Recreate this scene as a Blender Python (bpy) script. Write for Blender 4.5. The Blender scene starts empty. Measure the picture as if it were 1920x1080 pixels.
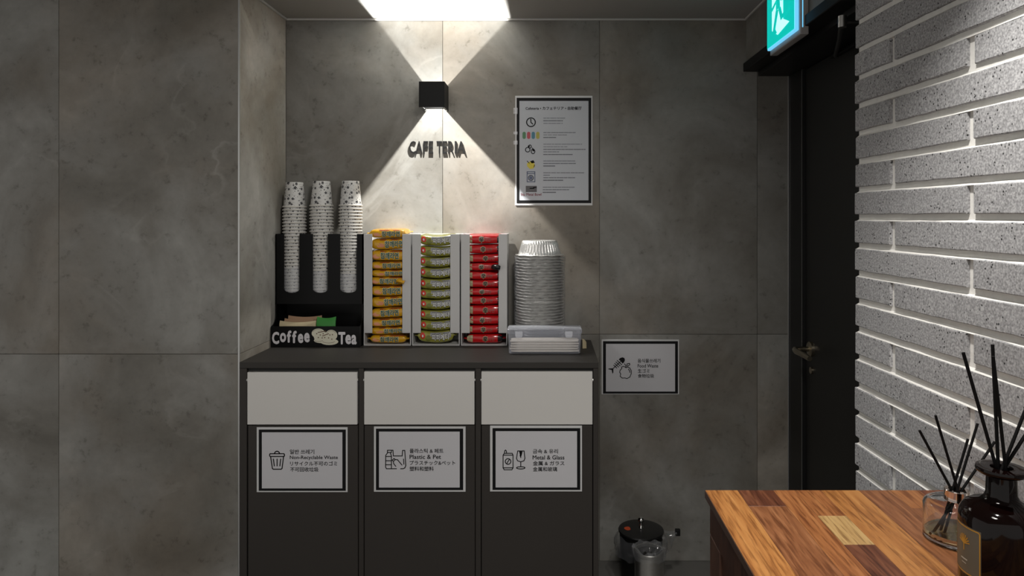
import bpy, bmesh, math, random
from mathutils import Vector, Matrix

# ------------------------------------------------------------------ camera, world, lights, exposure
C = bpy.context.scene.collection
SC = bpy.context.scene
H = 1.313            # eye height over the floor
F = 1300.0           # focal length in pixels of the 1920x1080 frame
VX, VY = 1027.0, 406.0

cam_data = bpy.data.cameras.new('camera')
cam_data.sensor_width = 36.0
cam_data.lens = F / 1920.0 * 36.0
cam_data.shift_x = (960.0 - VX) / 1920.0
cam_data.shift_y = (VY - 540.0) / 1920.0
cam_data.clip_start = 0.02
cam = bpy.data.objects.new('camera', cam_data)
cam.location = (0, 0, H)
cam.rotation_euler = (math.pi / 2, 0, 0)
C.objects.link(cam)
SC.camera = cam

world = bpy.data.worlds.new('room_ambient')
world.use_nodes = True
world.node_tree.nodes['Background'].inputs[0].default_value = (1.0, 0.97, 0.93, 1)
world.node_tree.nodes['Background'].inputs[1].default_value = 0.155
SC.world = world

SC.view_settings.view_transform = 'Standard'
SC.view_settings.look = 'None'
SC.view_settings.gamma = 1.0
SC.view_settings.use_curve_mapping = False
SC.view_settings.exposure = 2.0

def spot(name, loc, target, watts, cone, blend, color, radius=0.03):
    l = bpy.data.lights.new(name, 'SPOT')
    l.energy = watts
    l.spot_size = math.radians(cone)
    l.spot_blend = blend
    l.color = color
    l.shadow_soft_size = radius
    o = bpy.data.objects.new(name, l)
    o.location = loc
    d = Vector(target) - Vector(loc)
    o.rotation_euler = d.to_track_quat('-Z', 'Y').to_euler()
    C.objects.link(o)
    return o

# recessed ceiling downlights of the room, above the frame
spot('downlight_counter', (0.47, 0.98, 2.05), (0.56, 1.02, 0.8), 14.5, 100, 0.85, (1.0, 0.965, 0.915), 0.03)
spot('downlight_room', (0.15, 0.75, 2.05), (-0.50, 1.75, 0.7), 24.0, 125, 1.0, (1.0, 0.965, 0.915), 0.12)

# ------------------------------------------------------------------ helpers
def W(px, py, y):
    """world point seen at pixel (px, py) when it lies at depth y"""
    return Vector(((px - VX) / F * y, y, H - (py - VY) / F * y))
def WX(px, y): return (px - VX) / F * y
def WZ(py, y): return H - (py - VY) / F * y

def tag(o, label=None, cat=None, group=None, kind=None):
    if label: o['label'] = label
    if cat: o['category'] = cat
    if group: o['group'] = group
    if kind: o['kind'] = kind
    return o

def thing(name, loc, label, cat, group=None, kind=None):
    o = bpy.data.objects.new(name, None)
    o.empty_display_size = 0.05
    o.location = loc
    C.objects.link(o)
    return tag(o, label, cat, group, kind)

def link(name, me, mat=None, parent=None, loc=(0, 0, 0), rot=(0, 0, 0)):
    o = bpy.data.objects.new(name, me)
    if mat is not None and len(me.materials) == 0:
        me.materials.append(mat)
    o.parent = parent
    o.location = loc
    o.rotation_euler = rot
    C.objects.link(o)
    return o

class MB:
    def __init__(self): self.v = []; self.f = []
    def add(self, vs, fs):
        b = len(self.v)
        self.v += [tuple(p) for p in vs]
        self.f += [tuple(i + b for i in f) for f in fs]
        return self
    def box(self, x0, x1, y0, y1, z0, z1):
        vs = [(x, y, z) for z in (z0, z1) for y in (y0, y1) for x in (x0, x1)]
        return self.add(vs, [(0, 2, 3, 1), (4, 5, 7, 6), (0, 1, 5, 4), (2, 6, 7, 3), (0, 4, 6, 2), (1, 3, 7, 5)])
    def bbox(self, x0, x1, y0, y1, z0, z1, b=0.002, seg=2):
        bm = bmesh.new()
        bmesh.ops.create_cube(bm, size=1.0)
        for v in bm.verts:
            v.co = ((x0 + x1) / 2 + v.co.x * (x1 - x0), (y0 + y1) / 2 + v.co.y * (y1 - y0), (z0 + z1) / 2 + v.co.z * (z1 - z0))
        bmesh.ops.bevel(bm, geom=bm.edges[:], offset=b, segments=seg, profile=0.6, affect='EDGES')
        return self.addbm(bm)
    def addbm(self, bm):
        bm.verts.index_update()
        self.add([v.co[:] for v in bm.verts], [[v.index for v in f.verts] for f in bm.faces])
        bm.free()
        return self
    def lathe(self, prof, c=(0, 0, 0), seg=40, wob=None, close=False):
        b = len(self.v); n = len(prof)
        for i, (r, z) in enumerate(prof):
            for k in range(seg):
                a = 2 * math.pi * k / seg
                rr, zz = (r, z) if wob is None else wob(r, z, a, i)
                self.v.append((c[0] + rr * math.cos(a), c[1] + rr * math.sin(a), c[2] + zz))
        for i in range(n - 1 + (1 if close else 0)):
            i2 = (i + 1) % n
            for k in range(seg):
                k2 = (k + 1) % seg
                self.f.append((b + i * seg + k, b + i * seg + k2, b + i2 * seg + k2, b + i2 * seg + k))
        return self
    def cap(self, ring0, seg, flip=False):
        f = list(range(ring0, ring0 + seg))
        self.f.append(tuple(reversed(f)) if flip else tuple(f))
        return self
    def tube(self, pts, r, seg=8, caps=True):
        pts = [Vector(p) for p in pts]
        rs = r if isinstance(r, (list, tuple)) else [r] * len(pts)
        b = len(self.v)
        for i, p in enumerate(pts):
            t = (pts[min(i + 1, len(pts) - 1)] - pts[max(i - 1, 0)]).normalized()
            u = t.cross(Vector((0, 0, 1)))
            if u.length < 1e-4: u = t.cross(Vector((1, 0, 0)))
            u.normalize(); w = t.cross(u)
            for k in range(seg):
                a = 2 * math.pi * k / seg
                self.v.append(tuple(p + (u * math.cos(a) + w * math.sin(a)) * rs[i]))
        for i in range(len(pts) - 1):
            for k in range(seg):
                k2 = (k + 1) % seg
                self.f.append((b + i * seg + k, b + i * seg + k2, b + (i + 1) * seg + k2, b + (i + 1) * seg + k))
        if caps:
            self.f.append(tuple(b + k for k in reversed(range(seg))))
            e = b + (len(pts) - 1) * seg
            self.f.append(tuple(e + k for k in range(seg)))
        return self
    def prism_x(self, poly, x0, x1):            # poly of (y, z)
        n = len(poly)
        vs = [(x0, y, z) for y, z in poly] + [(x1, y, z) for y, z in poly]
        fs = [tuple(range(n)), tuple(reversed(range(n, 2 * n)))]
        fs += [(i, i + n, (i + 1) % n + n, (i + 1) % n) for i in range(n)]
        return self.add(vs, fs)
    def prism_y(self, poly, y0, y1):            # poly of (x, z)
        n = len(poly)
        vs = [(x, y0, z) for x, z in poly] + [(x, y1, z) for x, z in poly]
        fs = [tuple(range(n)), tuple(reversed(range(n, 2 * n)))]
        fs += [(i, i + n, (i + 1) % n + n, (i + 1) % n) for i in range(n)]
        return self.add(vs, fs)
    def mesh(self, name, off=(0, 0, 0), smooth=None):
        me = bpy.data.meshes.new(name)
        me.from_pydata([(x - off[0], y - off[1], z - off[2]) for x, y, z in self.v], [], self.f)
        bm = bmesh.new(); bm.from_mesh(me)
        bmesh.ops.recalc_face_normals(bm, faces=bm.faces[:])
        bm.to_mesh(me); bm.free()
        if smooth:
            me.polygons.foreach_set('use_smooth', [True] * len(me.polygons))
            me.set_sharp_from_angle(angle=math.radians(smooth))
        me.update()
        return me

def part(name, mb, mat, parent, smooth=None, label=None, kind=None):
    """mesh given in world coordinates, child of parent (a thing, or a part of one)"""
    off = Vector((0, 0, 0)); p = parent
    while p is not None:
        off += Vector(p.location); p = p.parent
    o = link(name, mb.mesh(name, off, smooth), mat, parent)
    if label: o['label'] = label
    if kind: o['kind'] = kind
    return o

def single(name, mb, mat, label=None, cat=None, group=None, kind=None, smooth=None):
    xs = [v[0] for v in mb.v]; ys = [v[1] for v in mb.v]; zs = [v[2] for v in mb.v]
    off = ((min(xs) + max(xs)) / 2, (min(ys) + max(ys)) / 2, min(zs))
    o = link(name, mb.mesh(name, off, smooth), mat, None, off)
    return tag(o, label, cat, group, kind)

_tc = {}
def glyphs(s, bold=0.0):
    """2-D mesh of a line of lettering, scaled into the unit box"""
    if (s, bold) in _tc: return _tc[(s, bold)]
    cu = bpy.data.curves.new('t', 'FONT')
    cu.body = s; cu.resolution_u = 3
    o = bpy.data.objects.new('t', cu)
    C.objects.link(o)
    dg = bpy.context.evaluated_depsgraph_get()
    me = o.evaluated_get(dg).to_mesh()
    vs = [(v.co.x, v.co.y) for v in me.vertices]
    fs = [tuple(p.vertices) for p in me.polygons]
    o.evaluated_get(dg).to_mesh_clear()
    bpy.data.objects.remove(o); bpy.data.curves.remove(cu)
    if bold:                       # heavier strokes: the same outline laid down again a little to each side
        n = len(vs); v0, f0 = vs, fs; vs, fs = [], []
        ring_ = [(0, 0), (1, 0), (-1, 0), (0, 1), (0, -1)] + ([(0.7, 0.7), (-0.7, 0.7), (0.7, -0.7), (-0.7, -0.7)] if bold > 0.04 else [])
        for q, (dx, dy) in enumerate(ring_):
            vs += [(x + dx * bold, y + dy * bold) for x, y in v0]
            fs += [tuple(i + q * n for i in f) for f in f0]
    x0 = min(v[0] for v in vs); x1 = max(v[0] for v in vs)
    y0 = min(v[1] for v in vs); y1 = max(v[1] for v in vs)
    vs = [((x - x0) / (x1 - x0), (y - y0) / (y1 - y0)) for x, y in vs]
    _tc[(s, bold)] = (vs, fs)
    return vs, fs

def layer(i, n, bold):
    """depth step that keeps the repeated outlines of heavy lettering from lying in one plane"""
    return 0.0 if not bold else (i * (5 if bold <= 0.04 else 9) // n) * 0.00004

# ------------------------------------------------------------------ materials
def M(name):
    m = bpy.data.materials.new(name); m.use_nodes = True
    return m, m.node_tree, m.node_tree.nodes['Principled BSDF']

def plain(name, col, rough=0.5, metal=0.0, spec=0.5, coat=0.0, noise=0.0, nscale=40.0, bump=0.0):
    m, t, b = M(name)
    b.inputs['Base Color'].default_value = (*col, 1)
    b.inputs['Roughness'].default_value = rough
    b.inputs['Metallic'].default_value = metal
    b.inputs['Specular IOR Level'].default_value = spec
    b.inputs['Coat Weight'].default_value = coat
    if noise or bump:
        tc = t.nodes.new('ShaderNodeTexCoord')
        n = t.nodes.new('ShaderNodeTexNoise'); n.inputs['Scale'].default_value = nscale
        n.inputs['Detail'].default_value = 4
        t.links.new(tc.outputs['Object'], n.inputs['Vector'])
        if noise:
            r = t.nodes.new('ShaderNodeMapRange')
            r.inputs['To Min'].default_value = 1 - noise; r.inputs['To Max'].default_value = 1 + noise
            t.links.new(n.outputs['Fac'], r.inputs['Value'])
            mx = t.nodes.new('ShaderNodeMix'); mx.data_type = 'RGBA'; mx.blend_type = 'MULTIPLY'
            mx.inputs[0].default_value = 1.0
            mx.inputs[6].default_value = (*col, 1)
            t.links.new(r.outputs[0], mx.inputs[7])
            t.links.new(mx.outputs[2], b.inputs['Base Color'])
        if bump:
            bp = t.nodes.new('ShaderNodeBump'); bp.inputs['Strength'].default_value = bump
            bp.inputs['Distance'].default_value = 0.002
            t.links.new(n.outputs['Fac'], bp.inputs['Height'])
            t.links.new(bp.outputs[0], b.inputs['Normal'])
    return m

def ramp(t, stops):
    r = t.nodes.new('ShaderNodeValToRGB')
    while len(r.color_ramp.elements) < len(stops): r.color_ramp.elements.new(0.5)
    for e, (p, c) in zip(r.color_ramp.elements, stops):
        e.position = p; e.color = (*c, 1)
    return r

def rand_coords(t, amount=37.0):
    """object coordinates moved by a random amount for each object"""
    tc = t.nodes.new('ShaderNodeTexCoord'); oi = t.nodes.new('ShaderNodeObjectInfo')
    ml = t.nodes.new('ShaderNodeMath'); ml.operation = 'MULTIPLY'; ml.inputs[1].default_value = amount
    ad = t.nodes.new('ShaderNodeVectorMath'); ad.operation = 'ADD'
    t.links.new(oi.outputs['Random'], ml.inputs[0])
    t.links.new(tc.outputs['Object'], ad.inputs[0]); t.links.new(ml.outputs[0], ad.inputs[1])
    return ad.outputs[0], oi

def mat_tile(name='concrete_look_tile', k=1.0):
    m, t, b = M(name)
    co, oi = rand_coords(t)
    n1 = t.nodes.new('ShaderNodeTexNoise'); n1.inputs['Scale'].default_value = 2.3; n1.inputs['Detail'].default_value = 6
    n1.inputs['Roughness'].default_value = 0.58; n1.inputs['Distortion'].default_value = 0.6
    t.links.new(co, n1.inputs['Vector'])
    r1 = ramp(t, [(q, tuple(c * k for c in col)) for q, col in ((0.26, (0.100, 0.092, 0.079)), (0.45, (0.156, 0.147, 0.131)), (0.56, (0.194, 0.188, 0.174)), (0.74, (0.275, 0.271, 0.255)))])
    t.links.new(n1.outputs['Fac'], r1.inputs[0])
    # pale mineral veins
    n2 = t.nodes.new('ShaderNodeTexNoise'); n2.inputs['Scale'].default_value = 1.5; n2.inputs['Detail'].default_value = 5
    n2.inputs['Distortion'].default_value = 1.4
    t.links.new(co, n2.inputs['Vector'])
    r2 = ramp(t, [(0.485, (0, 0, 0)), (0.5, (1, 1, 1)), (0.53, (0, 0, 0))])
    t.links.new(n2.outputs['Fac'], r2.inputs[0])
    n4 = t.nodes.new('ShaderNodeTexNoise'); n4.inputs['Scale'].default_value = 3.0
    t.links.new(co, n4.inputs['Vector'])
    r4 = ramp(t, [(0.5, (0, 0, 0)), (0.72, (0.26, 0.26, 0.26))])
    t.links.new(n4.outputs['Fac'], r4.inputs[0])
    mv = t.nodes.new('ShaderNodeMath'); mv.operation = 'MULTIPLY'
    t.links.new(r2.outputs[0], mv.inputs[0]); t.links.new(r4.outputs[0], mv.inputs[1])
    x1 = t.nodes.new('ShaderNodeMix'); x1.data_type = 'RGBA'
    t.links.new(mv.outputs[0], x1.inputs[0]); t.links.new(r1.outputs[0], x1.inputs[6])
    x1.inputs[7].default_value = (0.36 * k, 0.355 * k, 0.335 * k, 1)
    # large warm and cool clouds
    n5 = t.nodes.new('ShaderNodeTexNoise'); n5.inputs['Scale'].default_value = 1.1; n5.inputs['Detail'].default_value = 7
    n5.inputs['Roughness'].default_value = 0.62
    t.links.new(co, n5.inputs['Vector'])
    r5 = ramp(t, [(0.36, (1.03, 0.96, 0.885)), (0.5, (0.97, 0.97, 0.96)), (0.64, (1.10, 1.12, 1.12))])
    t.links.new(n5.outputs['Fac'], r5.inputs[0])
    x5 = t.nodes.new('ShaderNodeMix'); x5.data_type = 'RGBA'; x5.blend_type = 'MULTIPLY'; x5.inputs[0].default_value = 1
    t.links.new(x1.outputs[2], x5.inputs[6]); t.links.new(r5.outputs[0], x5.inputs[7])
    # fine grain and dark pits
    n3 = t.nodes.new('ShaderNodeTexNoise'); n3.inputs['Scale'].default_value = 28; n3.inputs['Detail'].default_value = 5
    n3.inputs['Roughness'].default_value = 0.7
    t.links.new(co, n3.inputs['Vector'])
    r3 = ramp(t, [(0.30, (0.66, 0.65, 0.63)), (0.41, (0.95, 0.95, 0.95)), (0.7, (1.06, 1.06, 1.06))])
    t.links.new(n3.outputs['Fac'], r3.inputs[0])
    x2 = t.nodes.new('ShaderNodeMix'); x2.data_type = 'RGBA'; x2.blend_type = 'MULTIPLY'; x2.inputs[0].default_value = 1
    t.links.new(x5.outputs[2], x2.inputs[6]); t.links.new(r3.outputs[0], x2.inputs[7])
    t.links.new(x2.outputs[2], b.inputs['Base Color'])
    b.inputs['Roughness'].default_value = 0.5
    b.inputs['Specular IOR Level'].default_value = 0.3
    bp = t.nodes.new('ShaderNodeBump'); bp.inputs['Strength'].default_value = 0.05; bp.inputs['Distance'].default_value = 0.002
    t.links.new(n3.outputs['Fac'], bp.inputs['Height']); t.links.new(bp.outputs[0], b.inputs['Normal'])
    return m

def mat_brick():
    m, t, b = M('speckled_grey_brick')
    co, oi = rand_coords(t, 11.0)
    n1 = t.nodes.new('ShaderNodeTexNoise'); n1.inputs['Scale'].default_value = 240; n1.inputs['Detail'].default_value = 4
    t.links.new(co, n1.inputs['Vector'])
    r1 = ramp(t, [(0.30, (0.19, 0.19, 0.193)), (0.5, (0.305, 0.305, 0.312)), (0.68, (0.44, 0.44, 0.445))])
    t.links.new(n1.outputs['Fac'], r1.inputs[0])
    v = t.nodes.new('ShaderNodeTexVoronoi'); v.inputs['Scale'].default_value = 110
    t.links.new(co, v.inputs['Vector'])
    r2 = ramp(t, [(0.16, (0.10, 0.10, 0.10)), (0.26, (1, 1, 1))])
    t.links.new(v.outputs['Distance'], r2.inputs[0])
    n2 = t.nodes.new('ShaderNodeTexNoise'); n2.inputs['Scale'].default_value = 26
    t.links.new(co, n2.inputs['Vector'])
    r3 = ramp(t, [(0.46, (0, 0, 0)), (0.56, (1, 1, 1))])
    t.links.new(n2.outputs['Fac'], r3.inputs[0])
    x = t.nodes.new('ShaderNodeMix'); x.data_type = 'RGBA'; x.blend_type = 'MULTIPLY'
    t.links.new(r3.outputs[0], x.inputs[0]); t.links.new(r1.outputs[0], x.inputs[6]); t.links.new(r2.outputs[0], x.inputs[7])
    hv = t.nodes.new('ShaderNodeHueSaturation')
    mr = t.nodes.new('ShaderNodeMapRange'); mr.inputs['To Min'].default_value = 0.9; mr.inputs['To Max'].default_value = 1.12
    t.links.new(oi.outputs['Random'], mr.inputs['Value']); t.links.new(mr.outputs[0], hv.inputs['Value'])
    t.links.new(x.outputs[2], hv.inputs['Color']); t.links.new(hv.outputs[0], b.inputs['Base Color'])
    b.inputs['Roughness'].default_value = 0.9; b.inputs['Specular IOR Level'].default_value = 0.2
    bp = t.nodes.new('ShaderNodeBump'); bp.inputs['Strength'].default_value = 0.35; bp.inputs['Distance'].default_value = 0.0015
    t.links.new(n1.outputs['Fac'], bp.inputs['Height']); t.links.new(bp.outputs[0], b.inputs['Normal'])
    return m

def mat_wood(name, lo, mid, hi, scale=1.0, rough=0.38, axis='Y'):
    m, t, b = M(name)
    co, oi = rand_coords(t, 23.0)
    mp = t.nodes.new('ShaderNodeMapping')
    mp.inputs['Scale'].default_value = {'Y': (22 * scale, 1.6 * scale, 22 * scale), 'X': (1.6 * scale, 24 * scale, 22 * scale), 'Z': (22 * scale, 22 * scale, 1.6 * scale)}[axis]
    t.links.new(co, mp.inputs['Vector'])
    n = t.nodes.new('ShaderNodeTexNoise'); n.inputs['Scale'].default_value = 1.6; n.inputs['Detail'].default_value = 6
    n.inputs['Distortion'].default_value = 2.0; n.inputs['Roughness'].default_value = 0.62
    t.links.new(mp.outputs[0], n.inputs['Vector'])
    r = ramp(t, [(0.28, lo), (0.5, mid), (0.70, hi)])
    t.links.new(n.outputs['Fac'], r.inputs[0])
    n2 = t.nodes.new('ShaderNodeTexNoise'); n2.inputs['Scale'].default_value = 9; n2.inputs['Detail'].default_value = 4
    t.links.new(mp.outputs[0], n2.inputs['Vector'])
    r2 = ramp(t, [(0.36, (0.48, 0.40, 0.34)), (0.50, (1, 1, 1))])
    t.links.new(n2.outputs['Fac'], r2.inputs[0])
    x = t.nodes.new('ShaderNodeMix'); x.data_type = 'RGBA'; x.blend_type = 'MULTIPLY'; x.inputs[0].default_value = 0.8
    t.links.new(r.outputs[0], x.inputs[6]); t.links.new(r2.outputs[0], x.inputs[7])
    t.links.new(x.outputs[2], b.inputs['Base Color'])
    b.inputs['Roughness'].default_value = rough
    return m

def mat_film(name, opacity, tint=(1, 1, 1), rough=0.15, diffuse=0.0):
    """thin clear plastic: mostly see-through with a soft sheen"""
    m, t, b = M(name)
    t.nodes.remove(b)
    out = t.nodes['Material Output']
    tr = t.nodes.new('ShaderNodeBsdfTransparent'); tr.inputs[0].default_value = (*tint, 1)
    gl = t.nodes.new('ShaderNodeBsdfGlossy'); gl.inputs['Roughness'].default_value = rough
    gl.inputs[0].default_value = (0.9, 0.9, 0.92, 1)
    df = t.nodes.new('ShaderNodeBsdfDiffuse'); df.inputs[0].default_value = (0.75, 0.77, 0.82, 1)
    a = t.nodes.new('ShaderNodeMixShader'); a.inputs[0].default_value = diffuse
    t.links.new(gl.outputs[0], a.inputs[1]); t.links.new(df.outputs[0], a.inputs[2])
    fr = t.nodes.new('ShaderNodeLayerWeight'); fr.inputs['Blend'].default_value = 0.25
    mr = t.nodes.new('ShaderNodeMapRange'); mr.inputs['To Min'].default_value = opacity; mr.inputs['To Max'].default_value = min(1, opacity + 0.45)
    t.links.new(fr.outputs['Facing'], mr.inputs['Value'])
    mx = t.nodes.new('ShaderNodeMixShader')
    t.links.new(mr.outputs[0], mx.inputs[0]); t.links.new(tr.outputs[0], mx.inputs[1]); t.links.new(a.outputs[0], mx.inputs[2])
    t.links.new(mx.outputs[0], out.inputs['Surface'])
    return m

def mat_emit(name, col, strength):
    m, t, b = M(name)
    b.inputs['Base Color'].default_value = (*col, 1)
    b.inputs['Emission Color'].default_value = (*col, 1)
    b.inputs['Emission Strength'].default_value = strength
    b.inputs['Roughness'].default_value = 0.3
    return m

def mat_cup():
    """white paper printed with scattered black five-petalled flowers and dots"""
    m, t, b = M('flower_print_paper')
    uv = t.nodes.new('ShaderNodeUVMap'); oi = t.nodes.new('ShaderNodeObjectInfo')
    def math_(op, a, b_=None):
        n = t.nodes.new('ShaderNodeMath'); n.operation = op
        for i, v in enumerate((a, b_)):
            if v is None: continue
            if isinstance(v, (int, float)): n.inputs[i].default_value = v
            else: t.links.new(v, n.inputs[i])
        return n.outputs[0]
    def flowers(scale, size, seed, petals):
        mp = t.nodes.new('ShaderNodeMapping')
        mp.inputs['Location'].default_value = (seed, seed * 1.7, 0)
        mp.inputs['Scale'].default_value = (scale, scale, 1)
        t.links.new(uv.outputs[0], mp.inputs['Vector'])
        v = t.nodes.new('ShaderNodeTexVoronoi'); v.voronoi_dimensions = '2D'; v.inputs['Scale'].default_value = 1.0; v.inputs['Randomness'].default_value = 0.8
        t.links.new(mp.outputs[0], v.inputs['Vector'])
        d = t.nodes.new('ShaderNodeVectorMath'); d.operation = 'SUBTRACT'
        t.links.new(mp.outputs[0], d.inputs[0]); t.links.new(v.outputs['Position'], d.inputs[1])
        sp = t.nodes.new('ShaderNodeSeparateXYZ'); t.links.new(d.outputs[0], sp.inputs[0])
        sc = t.nodes.new('ShaderNodeSeparateColor'); t.links.new(v.outputs['Color'], sc.inputs[0])
        an = math_('ARCTAN2', sp.outputs[1], sp.outputs[0])
        an = math_('ADD', math_('MULTIPLY', an, petals / 2), math_('MULTIPLY', sc.outputs[0], 6.28))
        lobe = math_('ADD', math_('MULTIPLY', math_('ABSOLUTE', math_('COSINE', an)), 0.55), 0.45)
        rad = math_('MULTIPLY', lobe, math_('MULTIPLY', math_('ADD', math_('MULTIPLY', sc.outputs[1], 0.9), 0.25), size))
        return math_('GREATER_THAN', v.outputs['Distance'], rad)
    a = flowers(56, 0.40, 1.0, 5); c = flowers(105, 0.20, 5.0, 5)
    mn = math_('MINIMUM', a, c)
    x = t.nodes.new('ShaderNodeMix'); x.data_type = 'RGBA'
    x.inputs[6].default_value = (0.03, 0.03, 0.035, 1); x.inputs[7].default_value = (0.56, 0.555, 0.54, 1)
    t.links.new(mn, x.inputs[0]); t.links.new(x.outputs[2], b.inputs['Base Color'])
    b.inputs['Roughness'].default_value = 0.55
    return m

TILE = mat_tile(); TILE_LIT = mat_tile('lit_concrete_look_tile', 1.9); BRICK = mat_brick()  # niche side wall: same tile, colour lightened to paint in its brighter light
GROUT = plain('grey_grout', (0.11, 0.105, 0.095), 0.9)
MORTAR = plain('white_mortar', (0.66, 0.65, 0.62), 0.95, noise=0.10, nscale=60, bump=0.6)
CEIL = plain('ceiling_paint', (0.29, 0.285, 0.27), 0.8, noise=0.03, nscale=6)
CORNICE = plain('ceiling_trim_paint', (0.42, 0.41, 0.39), 0.7)
FLOORM = plain('floor_tile_grey', (0.10, 0.097, 0.09), 0.5, noise=0.25, nscale=7)
EDGEM = plain('edge_trim_aluminium', (0.55, 0.55, 0.54), 0.35, metal=0.8)
CABM = plain('charcoal_laminate', (0.032, 0.0278, 0.0245), 0.55, spec=0.3, noise=0.05, nscale=90)
CABTOP = plain('charcoal_top_laminate', (0.029, 0.026, 0.023), 0.55, spec=0.3, noise=0.05, nscale=60)
GAPM = plain('cabinet_inside_black', (0.012, 0.012, 0.011), 0.8)
FLAPM = plain('white_flap_laminate', (0.56, 0.545, 0.52), 0.45)
PINM = plain('pivot_pin_steel', (0.6, 0.6, 0.58), 0.35, metal=0.6)
BLACKM = plain('black_acrylic', (0.0028, 0.0028, 0.003), 0.4, spec=0.2)
BLACKMATT = plain('black_paint', (0.004, 0.004, 0.004), 0.5, spec=0.25)
DOORM = plain('dark_door_paint', (0.006, 0.0058, 0.0052), 0.5, noise=0.05, nscale=30)
FRAMEM = plain('black_door_frame_paint', (0.003, 0.003, 0.003), 0.5)
WHITEM = plain('white_acrylic', (0.49, 0.485, 0.48), 0.4, spec=0.3)
PAPERM = plain('laminated_white_paper', (0.50, 0.495, 0.515), 0.55, spec=0.3)
POSTERM = plain('laminated_poster_paper', (0.43, 0.445, 0.475), 0.6, spec=0.2)
FILMEDGE = plain('laminate_margin', (0.52, 0.52, 0.52), 0.5)
INK = plain('black_ink', (0.004, 0.004, 0.0045), 0.6, spec=0.2)
GREYINK = plain('faint_grey_ink', (0.12, 0.125, 0.14), 0.6)
REDINK = plain('dark_red_ink', (0.16, 0.02, 0.03), 0.6)
STEEL = plain('brushed_steel', (0.55, 0.54, 0.52), 0.32, metal=1.0, noise=0.1, nscale=120)
CHROME = plain('chrome', (0.8, 0.79, 0.77), 0.08, metal=1.0)
BRASSY = plain('worn_satin_nickel', (0.42, 0.37, 0.28), 0.3, metal=1.0)
FOIL = plain('aluminium_foil', (0.76, 0.755, 0.74), 0.38, metal=0.6, bump=0.5, nscale=260)
FILM = mat_film('clear_film', 0.03, (0.93, 0.93, 0.93), 0.2, 0.45)
CUPFILM = mat_film('cup_sleeve_film', 0.27, (0.92, 0.92, 0.92), 0.2, 0.7)
BAGM = mat_film('clear_bag', 0.10, (0.88, 0.88, 0.87), 0.12, 0.25)
BOXM = mat_film('clear_polypropylene', 0.11, (0.955, 0.962, 0.99), 0.25, 0.72)
CUPM = mat_cup()
CUPRIM = plain('cup_rim_paper', (0.58, 0.56, 0.52), 0.5)
TIGHT = 0.0

# ------------------------------------------------------------------ the setting
YB = 1300.0 / 492.0        # back wall of the niche
YF = 2.243                 # wall left of the niche, facing the room
XL = -0.998                # left side of the niche
XR = 0.756                 # wall over the door
XD = 0.917                 # door recess
CEILZ = WZ(35, YB)
G = 0.0007                 # half a tile joint

def structure(name, mb, mat, smooth=None):
    o = single(name, mb, mat, kind='structure', smooth=smooth)
    return o

floor = structure('floor', MB().box(-2.6, 1.5, -1.2, 2.9, -0.08, 0.0), FLOORM)
ceiling = structure('ceiling', MB().box(-2.6, 1.5, -0.4, 2.9, CEILZ, CEILZ + 0.08), CEIL)
wall_back = structure('wall_back', MB().box(XL - 0.2, 1.25, YB + 0.007, YB + 0.16, 0, CEILZ), GROUT)
wall_left = structure('wall_left', MB().box(-2.6, XL - 0.008, YF + 0.007, YB + 0.006, 0, CEILZ), GROUT)

ZSEAM = WZ(627, YB)
def slab(name, parent, x0, x1, y0, y1, z0, z1, mat=None):
    return part(name, MB().bbox(x0, x1, y0, y1, z0, z1, 0.0006, 1), mat or TILE, parent)

cols = [XL, WX(830, YB), WX(1124, YB), WX(1420, YB), XD]
for a, b_ in zip(cols[:-1], cols[1:]):
    for z0, z1 in ((0.0, ZSEAM), (ZSEAM, CEILZ)):
        slab('tile', wall_back, a + G, b_ - G, YB, YB + 0.008, z0 + G, z1 - G)
ZS2 = WZ(664, YF)
lcols = [XL - 0.004, WX(110, YF), WX(110, YF) - 0.6, -2.6]
for a, b_ in zip(lcols[1:], lcols[:-1]):
    for z0, z1 in ((0.0, ZS2), (ZS2, CEILZ)):
        slab('tile', wall_left, a + G, b_ - G, YF, YF + 0.008, z0 + G, z1 - G)
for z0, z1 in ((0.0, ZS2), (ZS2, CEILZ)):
    slab('tile', wall_left, XL - 0.008, XL, YF + 0.004, YB - G, z0 + G, z1 - G, TILE_LIT)
trim_1 = structure('trim_1', MB().box(XL - 0.0035, XL + 0.0015, YF - 0.0015, YF + 0.003, 0, CEILZ), EDGEM)

# ceiling trim along the niche
structure('trim_2', MB().bbox(XL + 0.001, XR - 0.001, YB - 0.008, YB - 0.0005, CEILZ - 0.008, CEILZ - 0.0005, 0.002, 2), CORNICE)
structure('trim_3', MB().bbox(XL + 0.0005, XL + 0.008, YF + 0.01, YB - 0.009, CEILZ - 0.008, CEILZ - 0.0005, 0.002, 2), CORNICE)
structure('trim_4', MB().bbox(XR - 0.008, XR - 0.0005, 1.72, YB - 0.009, CEILZ - 0.008, CEILZ - 0.0005, 0.002, 2), CORNICE)

# wall over the door and the door recess
ZSOFF = WZ(143, YB)
ZT0 = WZ(135, YB); ZT1 = WZ(119, YB)
YBR = 1.706                # far end of the brick wall
wall_over = structure('wall_right_upper', MB().box(XR + 0.007, 1.25, YBR, YB - 0.001, ZT1 + 0.001, CEILZ), GROUT)
slab('tile', wall_over, XR, XR + 0.008, YBR + 0.02, 2.12 - G, ZT1 + 0.003, CEILZ - G)
slab('tile', wall_over, XR, XR + 0.008, 2.12 + G, YB - G, ZT1 + 0.003, CEILZ - G)
structure('trim_5', MB().bbox(XR - 0.012, XR + 0.045, YBR, YB - 0.002, ZT0, ZT1, 0.002, 1), BLACKMATT)
structure('trim_6', MB().box(XD - 0.0025, XD + 0.001, YB - 0.003, YB + 0.006, 0, ZSOFF), EDGEM)

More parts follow.
